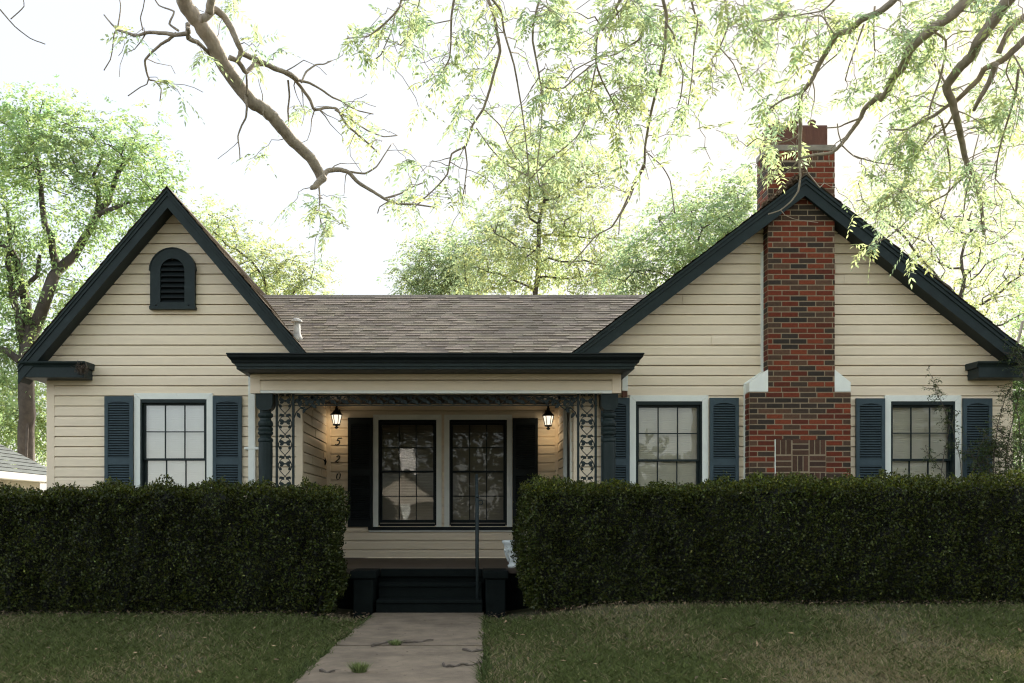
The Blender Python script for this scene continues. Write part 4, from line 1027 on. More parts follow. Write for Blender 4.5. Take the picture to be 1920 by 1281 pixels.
LIM_A = [
 ([(310,-110),(335,-40),(348,10),(372,55),(402,92),(436,140),(470,182),(502,214),(530,237),(552,265),(575,297),(607,340)], 7.4, 8.6, 18, 10.5, .6),
 ([(607,332),(590,350),(582,352)], 8.55, 8.5, 9, 4),
 ([(408,-60),(398,-10),(392,25)], 7.3, 7.45, 8, 9, .3),
 ([(376,34),(385,26),(402,20),(422,32),(438,58),(449,82),(452,100),(446,114)], 7.5, 7.7, 9, 5, .6),
 ([(450,98),(470,106),(495,118),(520,130),(545,140),(558,150)], 7.7, 8.1, 5, 4, 1.3),
 ([(430,108),(448,118),(463,132),(478,123),(495,120),(520,134),(548,146),(562,162),(578,186),(590,206),(610,205),(628,206),(650,232),(670,250),(695,272),(712,290)], 7.7, 8.7, 4.6, 1.3, 1.4),
 ([(556,150),(580,154),(605,168),(622,180),(640,190),(670,205),(700,214)], 8.1, 8.6, 2.6, .9, 1.6),
 ([(628,206),(655,225),(690,245),(720,256),(745,254)], 8.4, 8.8, 1.8, .8, 1.6),
 ([(565,155),(575,138),(590,122),(610,118),(622,114)], 8.1, 8.3, 2.2, .9, 1.5),
 ([(352,52),(352,60),(330,62),(310,64),(285,62),(255,66),(235,62),(220,55),(208,44),(195,28)], 7.4, 7.7, 4.5, 1.3, 1.2),
 ([(220,55),(224,30),(226,8),(220,-20)], 7.65, 7.7, 1.6, .8, 1.2), ([(220,55),(212,62),(208,90),(204,110),(195,132)], 7.6, 7.9, 1.5, .7, 1),
 ([(330,63),(318,72),(300,80),(280,98),(273,112),(276,135),(280,146),(292,152),(302,165),(300,190)], 7.5, 7.9, 3.2, .9, 1.5),
 ([(279,145),(276,157),(262,164),(240,180)], 7.75, 7.9, 1.4, .6, 1.2), ([(268,58),(264,35),(268,14),(272,-6)], 7.6, 7.5, 1.4, .9, 1),
 ([(352,45),(354,68),(372,80),(385,92),(395,104)], 7.5, 7.9, 4.5, 3, .6), ([(335,58),(318,45),(322,22),(300,12),(285,-10)], 7.5, 7.6, 2.2, 1, 1.2),
 ([(460,178),(462,200),(462,222),(452,236),(446,258),(446,278),(450,298)], 8.0, 8.1, 2.6, .9, 1.6),
 ([(462,140),(463,160),(463,180)], 7.8, 8.0, 2, 1.8, .6), ([(540,150),(541,180),(538,205),(541,228)], 8.1, 8.3, 2, 1.4, .8),
 ([(605,332),(618,321),(635,318),(655,322),(672,342),(700,362),(722,374),(745,380),(780,384),(815,389)], 8.6, 8.9, 5, 1.2, 1.2),
 ([(655,322),(684,326),(706,312),(720,290),(733,272)], 8.7, 8.8, 2, .8, 1.3), ([(722,372),(750,362),(772,352),(800,340)], 8.8, 8.9, 1.8, .8, 1.2), ([(728,378),(712,388),(708,400)], 8.8, 8.9, 1.1, .6, 1),
 ([(598,350),(597,375),(600,398),(604,425)], 8.5, 8.6, 1.8, .7, 2), ([(0,18),(30,46),(55,72),(85,83)], 7.2, 7.4, 1.5, .7, 1), ([(-60,-60),(0,18)], 7.0, 7.2, 3, 1.5, .5), ([(40,-20),(45,12),(20,36)], 7.2, 7.3, 1, .5, 1),
]
CL_A = [(600,370,45,30,8.6,5),(610,410,45,25,8.6,4),(365,85,30,25,7.8,3),(480,105,26,18,7.9,2),(245,80,20,14,7.6,1),(345,190,18,14,7.9,1),(300,150,18,12,7.9,1),(450,300,40,16,8.1,2),(575,215,24,20,8.5,3),(500,75,18,12,8,1),(545,95,14,12,8.1,1),(640,225,50,28,8.7,4),(690,255,40,30,8.7,3),(560,395,30,18,8.6,1),(440,15,30,18,7.6,2),(790,350,25,20,8.9,2),(740,390,35,18,8.9,3),(390,20,40,15,7.6,1),(620,440,30,18,8.6,1)]
TR_A = [([(-4.6,1.2,-.9),(-4.55,1.3,.4),(-4.5,1.5,2.0),(-4.2,2.2,3.7),(-3.6,3.8,4.9),(-2.9,5.6,5.5),(PX(310,7.4),7.4,PZ(-110,7.4))], [.46,.34,.30,.26,.19,.12,.072]),
        ([(-4.45,1.6,2.4),(-5.2,1.9,4.5),(-6,2.5,7),(-6.2,3,8.5)], [.26,.2,.13,.05]), ([(-4.2,2.2,3.7),(-3.2,1.6,5.5),(-2.2,2.0,7.2),(-1,3,8.4)], [.2,.15,.10,.04]),
        ([(-2.9,5.6,5.5),(-2.6,6.4,5.6),(PX(408,7.3),7.3,PZ(-60,7.3))], [.09,.05,.03]), ([(-3.6,3.8,4.9),(-3.6,6,5.3),(PX(-60,7),7,PZ(-60,7))], [.09,.04,.012])]
HID_A = [((-4.8, 2.6, 8.6), (3.2, 3.0, 1.6), 1300), ((-2.4, 4.0, 9.0), (2.4, 2.6, 1.2), 350)]
pecan('old pecan tree whose nearly bare crooked limb reaches down over the left gable', LIM_A, CL_A, TR_A, HID_A, (-4.6, 1.2, -.9), 2.4, 31, .75)

LIM_B = [
 # right side limbs
 ([(1720,-60),(1684,-8),(1650,22),(1620,38),(1590,56),(1565,66),(1552,92),(1538,120),(1520,150),(1503,174)], 7.0, 8.0, 7.5, 4.5, .8),
 ([(1503,174),(1504,200),(1502,235),(1500,270),(1499,298)], 8.0, 8.2, 3.6, 3.0, .6), ([(1499,298),(1502,330),(1494,358),(1483,378),(1462,393),(1440,402)], 8.2, 8.4, 2, .8, 1), ([(1500,298),(1515,325),(1537,352)], 8.2, 8.4, 1.7, .8, 1), ([(1500,297),(1485,312),(1462,330),(1430,320)], 8.2, 8.4, 1.7, .7, 1.5),
 ([(1503,174),(1470,185),(1448,200),(1432,218),(1420,240)], 8.0, 8.2, 2, 1, 1), ([(1500,252),(1478,262),(1450,268),(1420,262),(1400,275)], 8.15, 8.3, 1.6, .8, 1.5),
 ([(1890,-60),(1840,-12),(1795,18),(1760,45),(1732,72),(1708,98),(1690,125),(1678,148),(1665,170),(1652,186)], 6.8, 7.8, 12.5, 7, .8),
 ([(1654,178),(1640,188),(1622,202),(1612,222),(1598,246),(1578,272),(1560,283),(1530,288),(1500,297)], 7.8, 8.2, 5, 2.2, .8),
 ([(1612,222),(1590,232),(1572,238),(1550,240)], 7.9, 8.1, 1.8, 1, 1), ([(1578,272),(1600,292),(1640,304),(1680,310),(1700,304)], 8, 8.2, 1.4, .6, 1.2), ([(1580,275),(1572,250),(1570,232)], 8, 8, 1.3, .8, 1),
 ([(1935,-60),(1895,-5),(1868,35),(1838,72),(1815,102),(1792,130),(1780,160),(1786,195),(1788,225),(1800,258),(1812,300),(1822,330),(1836,385),(1845,440)], 6.6, 8.2, 14, 3, .9),
 ([(1940,55),(1905,90),(1880,112),(1868,118),(1848,128),(1830,150),(1808,175),(1792,190)], 6.9, 7.5, 6, 4, .8), ([(1868,118),(1850,155),(1838,185),(1826,207)], 7, 7.3, 5.5, 3.0, .3),
 ([(1960,20),(1920,30),(1888,60),(1872,100)], 6.8, 7, 6, 5, .6), ([(1788,190),(1750,215),(1728,228),(1700,240),(1672,243)], 7.5, 7.9, 3.4, 1.6, 1.2), ([(1788,215),(1775,240),(1752,255),(1735,272)], 7.6, 8, 2.2, 1, 1.2),
 ([(1780,170),(1760,130),(1745,105),(1700,80),(1690,60)], 7.5, 7.6, 2, .9, 1.2), ([(1752,60),(1775,75),(1770,110),(1765,150),(1745,195),(1742,215)], 7.2, 7.5, 2.4, 1.4, 1),
 ([(1765,225),(1772,260),(1780,310),(1781,352)], 7.7, 8.1, 2.4, 1, 1.2), ([(1754,235),(1740,262),(1712,305),(1690,350),(1685,375),(1640,400)], 7.8, 8.4, 2, .9, 1.3),
 ([(1818,325),(1790,345),(1772,365),(1740,380),(1715,398)], 8, 8.3, 2, 1, 1.4), ([(1820,330),(1810,370),(1805,420)], 8, 8.2, 1.8, 1, 1), ([(1910,130),(1905,175),(1895,215),(1875,262),(1870,300),(1866,335)], 7, 7.6, 2.5, 1, 1.2),
 ([(1930,160),(1900,100),(1885,140),(1912,190),(1905,240)], 7, 7.4, 1.8, .9, 1.2), ([(1640,12),(1638,50),(1640,95)], 7.3, 7.5, 1.8, 1, .8), ([(1620,45),(1602,100),(1590,125),(1585,150)], 7.4, 7.7, 1.6, .8, 1),
 ([(1600,52),(1575,95),(1550,118),(1530,138)], 7.4, 7.8, 1.6, .9, .8), ([(1565,66),(1540,30),(1510,34),(1470,28)], 7.5, 7.7, 1.5, .8, 1.5),
 # centre hanging branches
 ([(880,-70),(905,-22),(922,25),(934,62),(939,95),(928,130),(917,168),(904,205),(888,235),(872,275),(848,290),(838,325),(820,350),(795,375),(778,388)], 7.5, 8.5, 3.4, 1, 1.2),
 ([(905,-20),(940,20),(948,60),(965,120),(974,168),(982,220),(988,300),(990,330)], 7.5, 8.3, 2.4, 1, 1), ([(872,275),(876,310),(872,350),(864,390)], 8.2, 8.4, 1.5, .7, 1.5), ([(905,203),(940,235),(952,268),(980,310)], 8.1, 8.4, 1, .6, 1), ([(893,240),(920,280),(950,310),(990,330)], 8.2, 8.5, 1, .6, 1),
 ([(870,-60),(855,-10),(848,35),(846,80),(840,110),(825,142)], 7.4, 8, 2.8, 1, 1.5), ([(846,38),(810,45),(770,62),(750,85)], 7.7, 8, 1.1, .6, 1.5), ([(760,-50),(748,10),(725,40),(690,68),(650,72)], 7.3, 7.8, 2.4, .9, 1.5), ([(742,22),(735,60),(715,100),(705,110)], 7.6, 7.8, 1.2, .6, 1.5), ([(790,-40),(785,10),(770,28)], 7.4, 7.6, 1.5, .8, 1.5),
 ([(1020,-60),(1012,0),(1001,40),(1000,80),(1008,130),(1014,160),(1030,168),(1055,165),(1080,145),(1115,118)], 7.5, 7.9, 2.2, 1.2, 1.2), ([(1014,155),(1016,210),(1012,260),(1008,320),(1012,350)], 7.9, 8.3, 1.2, .7, 1.2),
 ([(1180,-70),(1168,-5),(1148,20),(1125,50),(1116,80),(1118,120),(1128,150),(1145,185),(1160,215)], 7.3, 7.9, 3.2, 1.1, 1.2), ([(1200,-60),(1180,0),(1155,30),(1130,55)], 7.3, 7.6, 2, 1.4, 1.2), ([(1202,72),(1180,88),(1155,102),(1120,108),(1080,130),(1060,155)], 7.6, 7.9, 1.6, .8, 1.3), ([(1118,120),(1110,170),(1105,220),(1085,250),(1060,275),(1030,300),(990,340)], 7.8, 8.4, 1.5, .7, 1.2),
 ([(1250,-70),(1240,-12),(1246,30),(1247,75),(1242,115),(1232,170),(1220,220),(1212,275),(1207,312),(1190,345),(1165,400),(1145,428),(1118,440),(1090,475),(1065,500)], 7.4, 9.0, 3.3, 1, .9), ([(1208,305),(1195,340),(1180,372),(1165,405),(1160,440)], 8.3, 8.6, 1.7, .8, 1), ([(1212,285),(1240,310),(1255,340),(1265,400)], 8.2, 8.6, 1, .5, .8),
 ([(1247,40),(1262,65),(1270,100),(1280,140),(1278,185),(1270,200)], 7.6, 7.9, 2, 1, 1), ([(1360,-60),(1362,0),(1364,45),(1350,88),(1330,118),(1310,145)], 7.3, 7.8, 2, .9, 1.2), ([(1285,-40),(1300,20),(1305,40),(1303,90),(1298,140),(1290,200)], 7.4, 7.9, 2, .9, 1), ([(1350,90),(1375,120),(1395,170)], 7.7, 8, 1.1, .6, 1.2), ([(1600,-40),(1560,8),(1540,22),(1480,32),(1430,40)], 7.2, 7.6, 2, .8, 1.3),
 # leaves hanging before the right gable roof
 ([(1715,398),(1690,425),(1668,440),(1650,452)], 8.3, 8.5, 1, .6, 1.3), ([(1781,350),(1770,385),(1762,410)], 8.1, 8.3, 1, .6, 1),
]
CL_B = [(690,70,60,40,7.8,9),(745,100,40,45,7.8,4),(770,30,40,30,7.6,6),(840,140,50,60,8.0,7),(870,95,60,60,7.9,9),(800,190,30,30,8,2),(900,30,60,30,7.7,6),(945,200,35,25,8.1,3),(880,240,40,40,8.2,4),(790,310,40,20,8.4,4),(860,350,50,35,8.4,7),(780,400,30,20,8.6,2),(930,290,40,30,8.4,3),
 (1030,40,60,40,7.7,10),(1100,30,80,40,7.6,14),(1180,20,70,35,7.5,12),(1090,130,70,60,7.9,14),(1170,120,70,60,7.8,14),(1190,165,50,40,7.8,10),(1060,200,60,50,8.1,12),(1010,150,40,40,8,5),(1120,230,60,50,8.1,12),(1030,270,50,40,8.3,7),(1080,320,80,40,8.5,8),(1230,90,40,60,7.8,7),(1200,300,60,40,8.3,6),(1000,330,50,40,8.4,6),
 (1290,60,50,50,7.8,9),(1340,40,50,40,7.6,8),(1300,150,60,40,7.9,8),(1390,110,50,40,8,7),(1420,50,50,40,7.8,7),(1290,230,60,40,8.1,5),(1330,270,60,30,8.2,3),(1400,20,40,25,7.5,5),(1440,30,60,30,7.7,7),
 (1440,170,45,40,8.2,6),(1450,230,40,30,8.2,5),(1420,280,40,30,8.3,5),(1520,200,40,25,8.2,4),(1470,300,30,25,8.3,3),(1540,40,60,35,7.6,8),(1520,80,50,30,7.8,6),(1600,30,40,30,7.4,4),(1600,180,30,30,7.9,3),(1640,200,40,30,7.9,3),
 (1690,60,50,50,7.4,10),(1720,110,50,45,7.5,9),(1670,120,40,40,7.6,6),(1790,60,60,50,7.3,10),(1840,30,60,40,7.1,9),(1890,40,50,40,7,7),(1890,150,50,50,7.3,9),(1850,220,50,50,7.6,9),(1900,250,40,50,7.5,8),(1740,180,40,40,7.7,7),(1700,230,50,40,7.9,9),(1720,300,60,45,8.1,12),(1660,300,50,40,8.2,6),(1780,310,50,50,8.1,9),(1850,330,50,45,7.9,7),(1680,380,60,40,8.3,10),(1640,420,50,30,8.4,4),(1740,390,50,40,8.3,8),(1660,465,40,20,8.5,3),(1720,495,35,22,8.5,3),(1800,420,50,40,8.2,5),(1890,390,40,50,7.9,5),(1650,360,40,30,8.3,4),(1880,480,40,50,8,3)]
jx = [(4.9, 3.2, 6.0), (4.2, 5.0, 5.9)]
def top(px_, py_, Y): return (PX(px_, Y), Y, PZ(py_, Y))
TR_B = [([(5.6,2.0,-.7),(5.5,2.1,.8),(5.35,2.4,2.6),(5.1,3.0,4.4),(4.7,4.0,5.4)], [.5,.38,.34,.28,.2]),
        ([(4.7,4.0,5.4),(4.5,5.2,5.4),top(1935,-60,6.6)], [.19,.14,.052]), ([(4.7,4.0,5.4),(4.2,5.4,5.5),top(1890,-60,6.8)], [.16,.1,.046]), ([(4.2,5.4,5.5),(3.7,6.2,5.3),top(1720,-60,7.0)], [.08,.05,.029]),
        ([(4.7,4.0,5.4),(3.2,5.2,6.2),(1.8,6.4,6.5),(.3,7.0,6.4),(-.6,7.2,6.1)], [.16,.12,.08,.05,.02]), ([(5.1,3,4.4),(5.9,4.2,6.4),(6.2,5.2,8.2)], [.2,.14,.05]), ([(5.2,2.8,4.0),(3.8,2.2,6.4),(2.2,2.2,8.4)], [.2,.14,.05]),
        ([(4.5,5.2,5.4),(4.3,6.0,4.9),top(1960,20,6.8)], [.06,.04,.022]), ([(4.5,5.2,5.4),(4.4,6.2,4.7),top(1940,55,6.9)], [.06,.04,.022])]
for px_, Yq in ((880,7.5),(870,7.4),(760,7.3),(790,7.4),(1020,7.5),(1180,7.3),(1200,7.3),(1250,7.4),(1360,7.3),(1285,7.4),(1600,7.2)):
    e = Vector(top(px_, -60, Yq)); hx_ = max(-.5, e.x+.25); u = np.interp(hx_, [-.6,.3,1.8,3.2,4.7], [0,1,2,3,4]); q = Vector([np.interp(u, range(5), [v[i] for v in ((-.6,7.2,6.1),(.3,7.0,6.4),(1.8,6.4,6.5),(3.2,5.2,6.2),(4.7,4.0,5.4))]) for i in range(3)])
    TR_B.append(([tuple(q), tuple(q.lerp(e, .5)+Vector((0, .1, .1))), tuple(e)], [.022, .016, .011]))
TR_B.append(([tuple(top(905,-20,7.5)), tuple(top(880,-70,7.5))], [.011, .013]))
HID_B = [((4.8, 2.6, 8.6), (3.2, 3.0, 1.6), 1300), ((1.6, 4.4, 9.0), (2.8, 2.6, 1.2), 500)]
pecan('leafy pecan tree whose branches hang over the right gable and chimney', LIM_B, CL_B, TR_B, HID_B, (5.6, 2.0, -.7), 2.2, 32, .95)

# ------------------------------------------------------------------ clipped hedges
def hedge(label, x0, x1, y0, y1, zt0, zt1, z0, seedv, rr=.16):
    rng = np.random.default_rng(seedv); W, D = x1-x0, y1-y0; hgt = max(zt0, zt1)-z0
    t = thing('hedge', label, 'hedge', ((x0+x1)/2, (y0+y1)/2, z0), 'clipped front hedges')
    def shape(p):                                   # p in unit box coords -> rounded, lumpy surface
        q = np.stack([np.clip(p[:, 0], x0+rr, x1-rr), np.clip(p[:, 1], y0+rr, y1-rr), np.minimum(p[:, 2], z0+hgt-rr)], 1)
        n = nrm(p-q+1e-6); s = q+n*rr
        zs = z0+(s[:, 2]-z0)*((zt0+(zt1-zt0)*(s[:, 0]-x0)/W)-z0)/hgt
        s = np.stack([s[:, 0], s[:, 1], zs], 1)
        bul = .05*snoise(s, 1.6, 1)+.035*snoise(s, 4.2, 3)+.055*snoise(s, 9, 4)+.026*snoise(s, 20, 2)
        low = 1-np.clip((s[:, 2]-z0)/.35, 0, 1)
        return s+n*(bul-.10*low)[:, None], n
    A = [W*hgt, W*D, D*hgt, D*hgt, W*hgt*.4]; nt_ = int(sum(A)*6200); nt_ = min(nt_, 190000); pr = np.array(A)/sum(A)
    fc = rng.choice(5, nt_, p=pr); u, v = rng.uniform(0, 1, nt_), rng.uniform(0, 1, nt_)
    p = np.zeros((nt_, 3)); X = x0+W*u; Yv = y0+D*u; Zv = z0+hgt*v
    for k, arr in ((0, (X, np.full(nt_, y0), Zv)), (1, (X, y0+D*v, np.full(nt_, z0+hgt))), (2, (np.full(nt_, x0), Yv, Zv)), (3, (np.full(nt_, x1), Yv, Zv)), (4, (X, np.full(nt_, y1), Zv))):
        m = fc == k; p[m] = np.stack(arr, 1)[m]
    s, n = shape(p)
    dep = rng.exponential(.045, nt_); dep = np.minimum(dep, .15)-.02
    C = s-n*dep[:, None]+rng.normal(0, .008, (nt_, 3))
    stray = rng.uniform(0, 1, nt_) < .02; C[stray] += n[stray]*rng.uniform(.01, .05, (stray.sum(), 1))
    ax = nrm(n*.7+rng.normal(0, .8, (nt_, 3))+np.array([0, 0, .35])); nn = nrm(n*.5+rng.normal(0, .8, (nt_, 3)))
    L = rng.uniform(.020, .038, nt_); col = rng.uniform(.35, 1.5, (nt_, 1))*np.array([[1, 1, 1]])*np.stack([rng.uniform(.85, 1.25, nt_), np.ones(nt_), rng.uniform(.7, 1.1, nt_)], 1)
    lit_top = (n[:, 2] > .5)*rng.uniform(0, 1, nt_) > .45; col[lit_top] *= [1.9, 1.75, 1.1]      # top leaves brightened: rim light put into colour, plus pale new shoots
    yel = rng.uniform(0, 1, nt_) < .006; col[yel] *= [6, 5.5, 8]
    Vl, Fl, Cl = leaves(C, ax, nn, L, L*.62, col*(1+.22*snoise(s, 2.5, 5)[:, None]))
    # sprigs standing up from the top
    k = int(W*26); sx = rng.uniform(x0+.1, x1-.1, k); sy = rng.uniform(y0+.08, y1-.08, k); bp, _ = shape(np.stack([sx, sy, np.full(k, z0+hgt)], 1))
    Cs, As = [], []
    for i in range(k):
        d = np.array([rng.normal(0, .35), rng.normal(0, .35), 1.]); h_ = rng.uniform(.02, .085)
        for j in range(6): Cs.append(bp[i]+d*h_*(j+.5)/6); As.append(np.array([rng.normal(0, 1), rng.normal(0, 1), .8]))
    Cs, As = np.array(Cs), np.array(As); m = len(Cs)
    V2, F2, C2 = leaves(Cs, As, rng.normal(0, 1, (m, 3)), rng.uniform(.016, .028, m), rng.uniform(.010, .016, m), rng.uniform(.9, 1.7, (m, 1))*np.array([[1.4, 1.35, 1]]))
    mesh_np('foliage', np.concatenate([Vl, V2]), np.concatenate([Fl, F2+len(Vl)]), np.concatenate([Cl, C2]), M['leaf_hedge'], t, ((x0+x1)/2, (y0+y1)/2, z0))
    # near-black shell: the hedge's shaded inside put into colour
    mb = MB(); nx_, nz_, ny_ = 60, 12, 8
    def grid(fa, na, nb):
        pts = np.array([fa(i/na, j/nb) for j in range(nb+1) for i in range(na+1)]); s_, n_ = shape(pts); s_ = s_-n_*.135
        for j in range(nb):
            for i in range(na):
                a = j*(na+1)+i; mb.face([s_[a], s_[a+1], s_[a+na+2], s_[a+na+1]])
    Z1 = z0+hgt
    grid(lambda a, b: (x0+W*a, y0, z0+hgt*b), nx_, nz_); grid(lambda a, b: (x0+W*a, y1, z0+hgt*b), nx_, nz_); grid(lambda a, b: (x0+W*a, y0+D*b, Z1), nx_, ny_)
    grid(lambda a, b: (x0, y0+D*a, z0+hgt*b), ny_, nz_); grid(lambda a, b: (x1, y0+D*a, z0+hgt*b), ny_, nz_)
    mb.build('branches', M['core'], t, ((x0+x1)/2, (y0+y1)/2, z0))  # solid dark core shell, no modelled twigs
    return t
hedge('clipped dark green hedge left of the path, below the arched vent gable', -5.7, PX(640, 10.75)-.01, 10.55, 11.45, PZ(917, 10.7), PZ(917, 10.7), .0, 41, .11)
hedge('longer clipped dark green hedge right of the path, below the brick chimney', PX(962, 10.75)+.15, 7.2, 10.55, 11.5, PZ(912, 10.7), PZ(904, 10.7), .08, 42, .11)

# ------------------------------------------------------------------ grass, weeds, litter
rg = np.random.default_rng(51); n = 150000
yy = 5.9+(10.75-5.9)*rg.uniform(0, 1, n)**1.35; xx = rg.uniform(0, 1, n)*(yy*.60+yy*.52)-yy*.52
ok = ~((xx > np.array([path_x(0, y) for y in (0,)])[0]*0+(-1.107+(yy-6.434)*.0234)-.0+rg.normal(0, .02, n)) & (xx < .095+(yy-6.434)*.0197+rg.normal(0, .02, n)))
bare = snoise(np.stack([xx, yy, xx*0], 1), 1.1, 2); d_h = np.clip((10.75-yy)/.7, 0, 1)
ok &= rg.uniform(0, 1, n) < (.55+.5*d_h)*np.where(bare > .55, .55, 1)*np.clip((10.62-yy)/.35, .05, 1)
xx, yy, bare = xx[ok], yy[ok], bare[ok]; n = len(xx)
zz = ground_z(xx, yy)-.015; h = rg.uniform(.02, .065, n)*(1-.25*np.clip(bare, 0, 1)); az = rg.uniform(0, 6.28, n); wv = np.stack([np.cos(az), np.sin(az), az*0], 1)
lean = np.stack([rg.normal(0, .5, n), rg.normal(0, .5, n), np.ones(n)], 1); lean2 = lean*[1.9, 1.9, .8]
b0 = np.stack([xx, yy, zz], 1); wd = rg.uniform(.0028, .0058, n)[:, None]; mid = b0+lean*h[:, None]*.55; tip = mid+lean2*h[:, None]*.5
V = np.stack([b0-wv*wd, b0+wv*wd, mid+wv*wd*.8, tip, mid-wv*wd*.8], 1).reshape(-1, 3); ix = np.arange(n)[:, None]*5
gcol = np.array([.082, .100, .034])*rg.uniform(.6, 1.5, (n, 1)); dry = rg.uniform(0, 1, n) < np.clip(.20+.35*bare+.25*snoise(np.stack([xx, yy, xx*0], 1), .55, 4), .05, .75)
gcol[dry] = np.array([.22, .185, .105])*rg.uniform(.6, 1.3, (dry.sum(), 1))
ne = 1700; ye = rg.uniform(6.0, 10.6, ne); sde = rg.integers(0, 2, ne); xe = np.where(sde == 0, -1.107+(ye-6.434)*.0234-np.abs(rg.normal(0, .03, ne))+.006, .095+(ye-6.434)*.0197+np.abs(rg.normal(0, .03, ne))-.004)
he = (rg.uniform(.02, .065, ne)*(1+.5*snoise(np.stack([xe*0, ye, xe*0], 1), 3)))[:, None]; le = np.stack([np.where(sde == 0, 1, -1)*rg.normal(.25, .4, ne), rg.normal(0, .4, ne), np.ones(ne)], 1); be = np.stack([xe, ye, ground_z(xe, ye)-.02], 1); we = np.stack([np.ones(ne), np.zeros(ne), np.zeros(ne)], 1)*.004
me_ = be+le*he*.6; te = me_+le*[1.8, 1.8, .6]*he*.5; Ve = np.stack([be-we, be+we, me_+we*.8, te, me_-we*.8], 1).reshape(-1, 3)
V = np.concatenate([V, Ve]); ix = np.arange(n+ne)[:, None]*5; gcol = np.concatenate([gcol, np.array([.055, .072, .026])*rg.uniform(.6, 1.5, (ne, 1))])
gq = mesh_np('grass', V, ix+np.arange(5)[None], gcol, M['grass']); tag(gq, 'short patchy lawn grass with dry blades', 'grass', kind='stuff')
# fallen leaves under the hedges
n = 2600; xx = rg.uniform(-5.5, 6.8, n); yy = 10.52+rg.normal(0, .22, n); k_ = ~((xx > -1.02) & (xx < .2)); xx, yy = xx[k_], yy[k_]; n = len(xx)
C = np.stack([xx, yy, ground_z(xx, yy)+.012+rg.uniform(0, .02, n)], 1)
Vl, Fl, Cl = leaves(C, rg.normal(0, 1, (n, 3))*[1, 1, .3], np.tile([0, 0, 1.], (n, 1))+rg.normal(0, .4, (n, 3)), rg.uniform(.015, .05, n), rg.uniform(.008, .02, n), rg.uniform(.15, 1.1, (n, 1))*np.array([[1, .9, .8]]))
tag(mesh_np('leaf_litter', Vl, Fl, Cl, M['litter']), 'dry fallen leaves strewn along the foot of the hedges', 'leaf litter', kind='stuff')
# litter caught on the roof by the chimney and bits on the path
n = 420; t_ = rg.uniform(.03, .50, n); sd_ = -1; X = RG['x']-t_; C = np.stack([X, rg.uniform(YR, YR+.10, n), RG['z']-RG['ml']*t_+.02+rg.uniform(0, .07, n)*np.clip(1.2-t_*2, .2, 1)], 1)
Vl, Fl, Cl = leaves(C, rg.normal(0, 1, (n, 3)), rg.normal(0, 1, (n, 3)), rg.uniform(.04, .14, n), rg.uniform(.006, .03, n), rg.uniform(.5, 1.5, (n, 1))*np.array([[1, .93, .85]]))
tag(mesh_np('roof_litter', Vl, Fl, Cl, M['litter']), 'dry twigs and leaves caught on the roof beside the chimney', 'leaf litter', kind='stuff')
n = 420; yy = 6.2+4.3*rg.uniform(0, 1, n); xx = rg.uniform(-4.8, 5.5, n); k_ = ~((xx > -1.2) & (xx < .3)); xx, yy = xx[k_], yy[k_]; n = len(xx); C = np.stack([xx, yy, ground_z(xx, yy)+.03], 1)
Vl, Fl, Cl = leaves(C, rg.normal(0, 1, (n, 3))*[1, 1, .3], np.tile([0, 0, 1.], (n, 1))+rg.normal(0, .4, (n, 3)), rg.uniform(.02, .06, n), rg.uniform(.008, .022, n), rg.uniform(.4, 2.0, (n, 1))*np.array([[1, .9, .75]]))
tag(mesh_np('lawn_litter', Vl, Fl, Cl, M['litter']), 'dry leaves scattered over the lawn grass', 'leaf litter', kind='stuff')
n = 260; xx = rg.uniform(-1.0, .12, n); yy = 6.2+4.8*rg.uniform(0, 1, n)**.8; C = np.stack([xx, yy, ground_z(xx, yy)+.018], 1)
Vl, Fl, Cl = leaves(C, rg.normal(0, 1, (n, 3))*[1, 1, .1], np.tile([0, 0, 1.], (n, 1))+rg.normal(0, .2, (n, 3)), rg.uniform(.008, .028, n), rg.uniform(.004, .010, n), rg.uniform(.12, .7, (n, 1))*np.array([[1, .85, .7]]))
tag(mesh_np('path_litter', Vl, Fl, Cl, M['litter']), 'small dry leaf bits scattered over the concrete path', 'leaf litter', kind='stuff')
def tuft(label, px_, py_, nb, h, rad):
    Y = H*F/(py_-HY); c = np.array([PX(px_, Y), Y, .008]); a = rg.uniform(0, 6.28, nb); r = rad*np.sqrt(rg.uniform(0, 1, nb))
    b0 = c+np.stack([r*np.cos(a), r*np.sin(a)*.7, a*0], 1); d = np.stack([np.cos(a)*r/rad*.6+rg.normal(0, .25, nb), np.sin(a)*.4+rg.normal(0, .35, nb), np.ones(nb)*1.0], 1); hh = (h*rg.uniform(.5, 1.1, nb))[:, None]
    wv = np.stack([-np.sin(a), np.cos(a), a*0], 1)*.003; m_ = b0+d*hh*.6; t2 = m_+d*hh*[.5, .5, .45]
    V = np.stack([b0-wv, b0+wv, m_+wv, t2, m_-wv], 1).reshape(-1, 3)
    o = mesh_np('weed', V, np.arange(nb)[:, None]*5+np.arange(5)[None], np.array([.13, .16, .06])*rg.uniform(.6, 1.4, (nb, 1)), M['grass'], None, c)
    tag(o, label, 'weed', 'weeds growing in the path')
tuft('round green weed tuft on the open concrete slab, nearest the viewer', 673, 1264, 200, .075, .045)
tuft('low weed growing from the crack across the path', 741, 1212, 100, .05, .045)
def twig(label, pts):
    mb = MB(); L = []
    for x, y in pts: Y = H*F/(y-HY); L.append(Vector((PX(x, Y), Y, .019)))
    p, r = smooth(L, [.011-.006*i/len(L) for i in range(len(L))], 4, .2); c = L[0]; mb.tube([q+Vector((0, 0, .006*math.sin(i*1.1))) for i, q in enumerate(p)], r, 5)
    i = len(p)//2; mb.tube([p[i], p[i]+Vector((.04, .05, .01)), p[i]+Vector((.09, .07, .005))], [.003, .0025, .0015], 4)
    tag(mb.build('twig', M['bark_dark'], None, tuple(c)), label, 'twig', 'fallen twigs on the path')
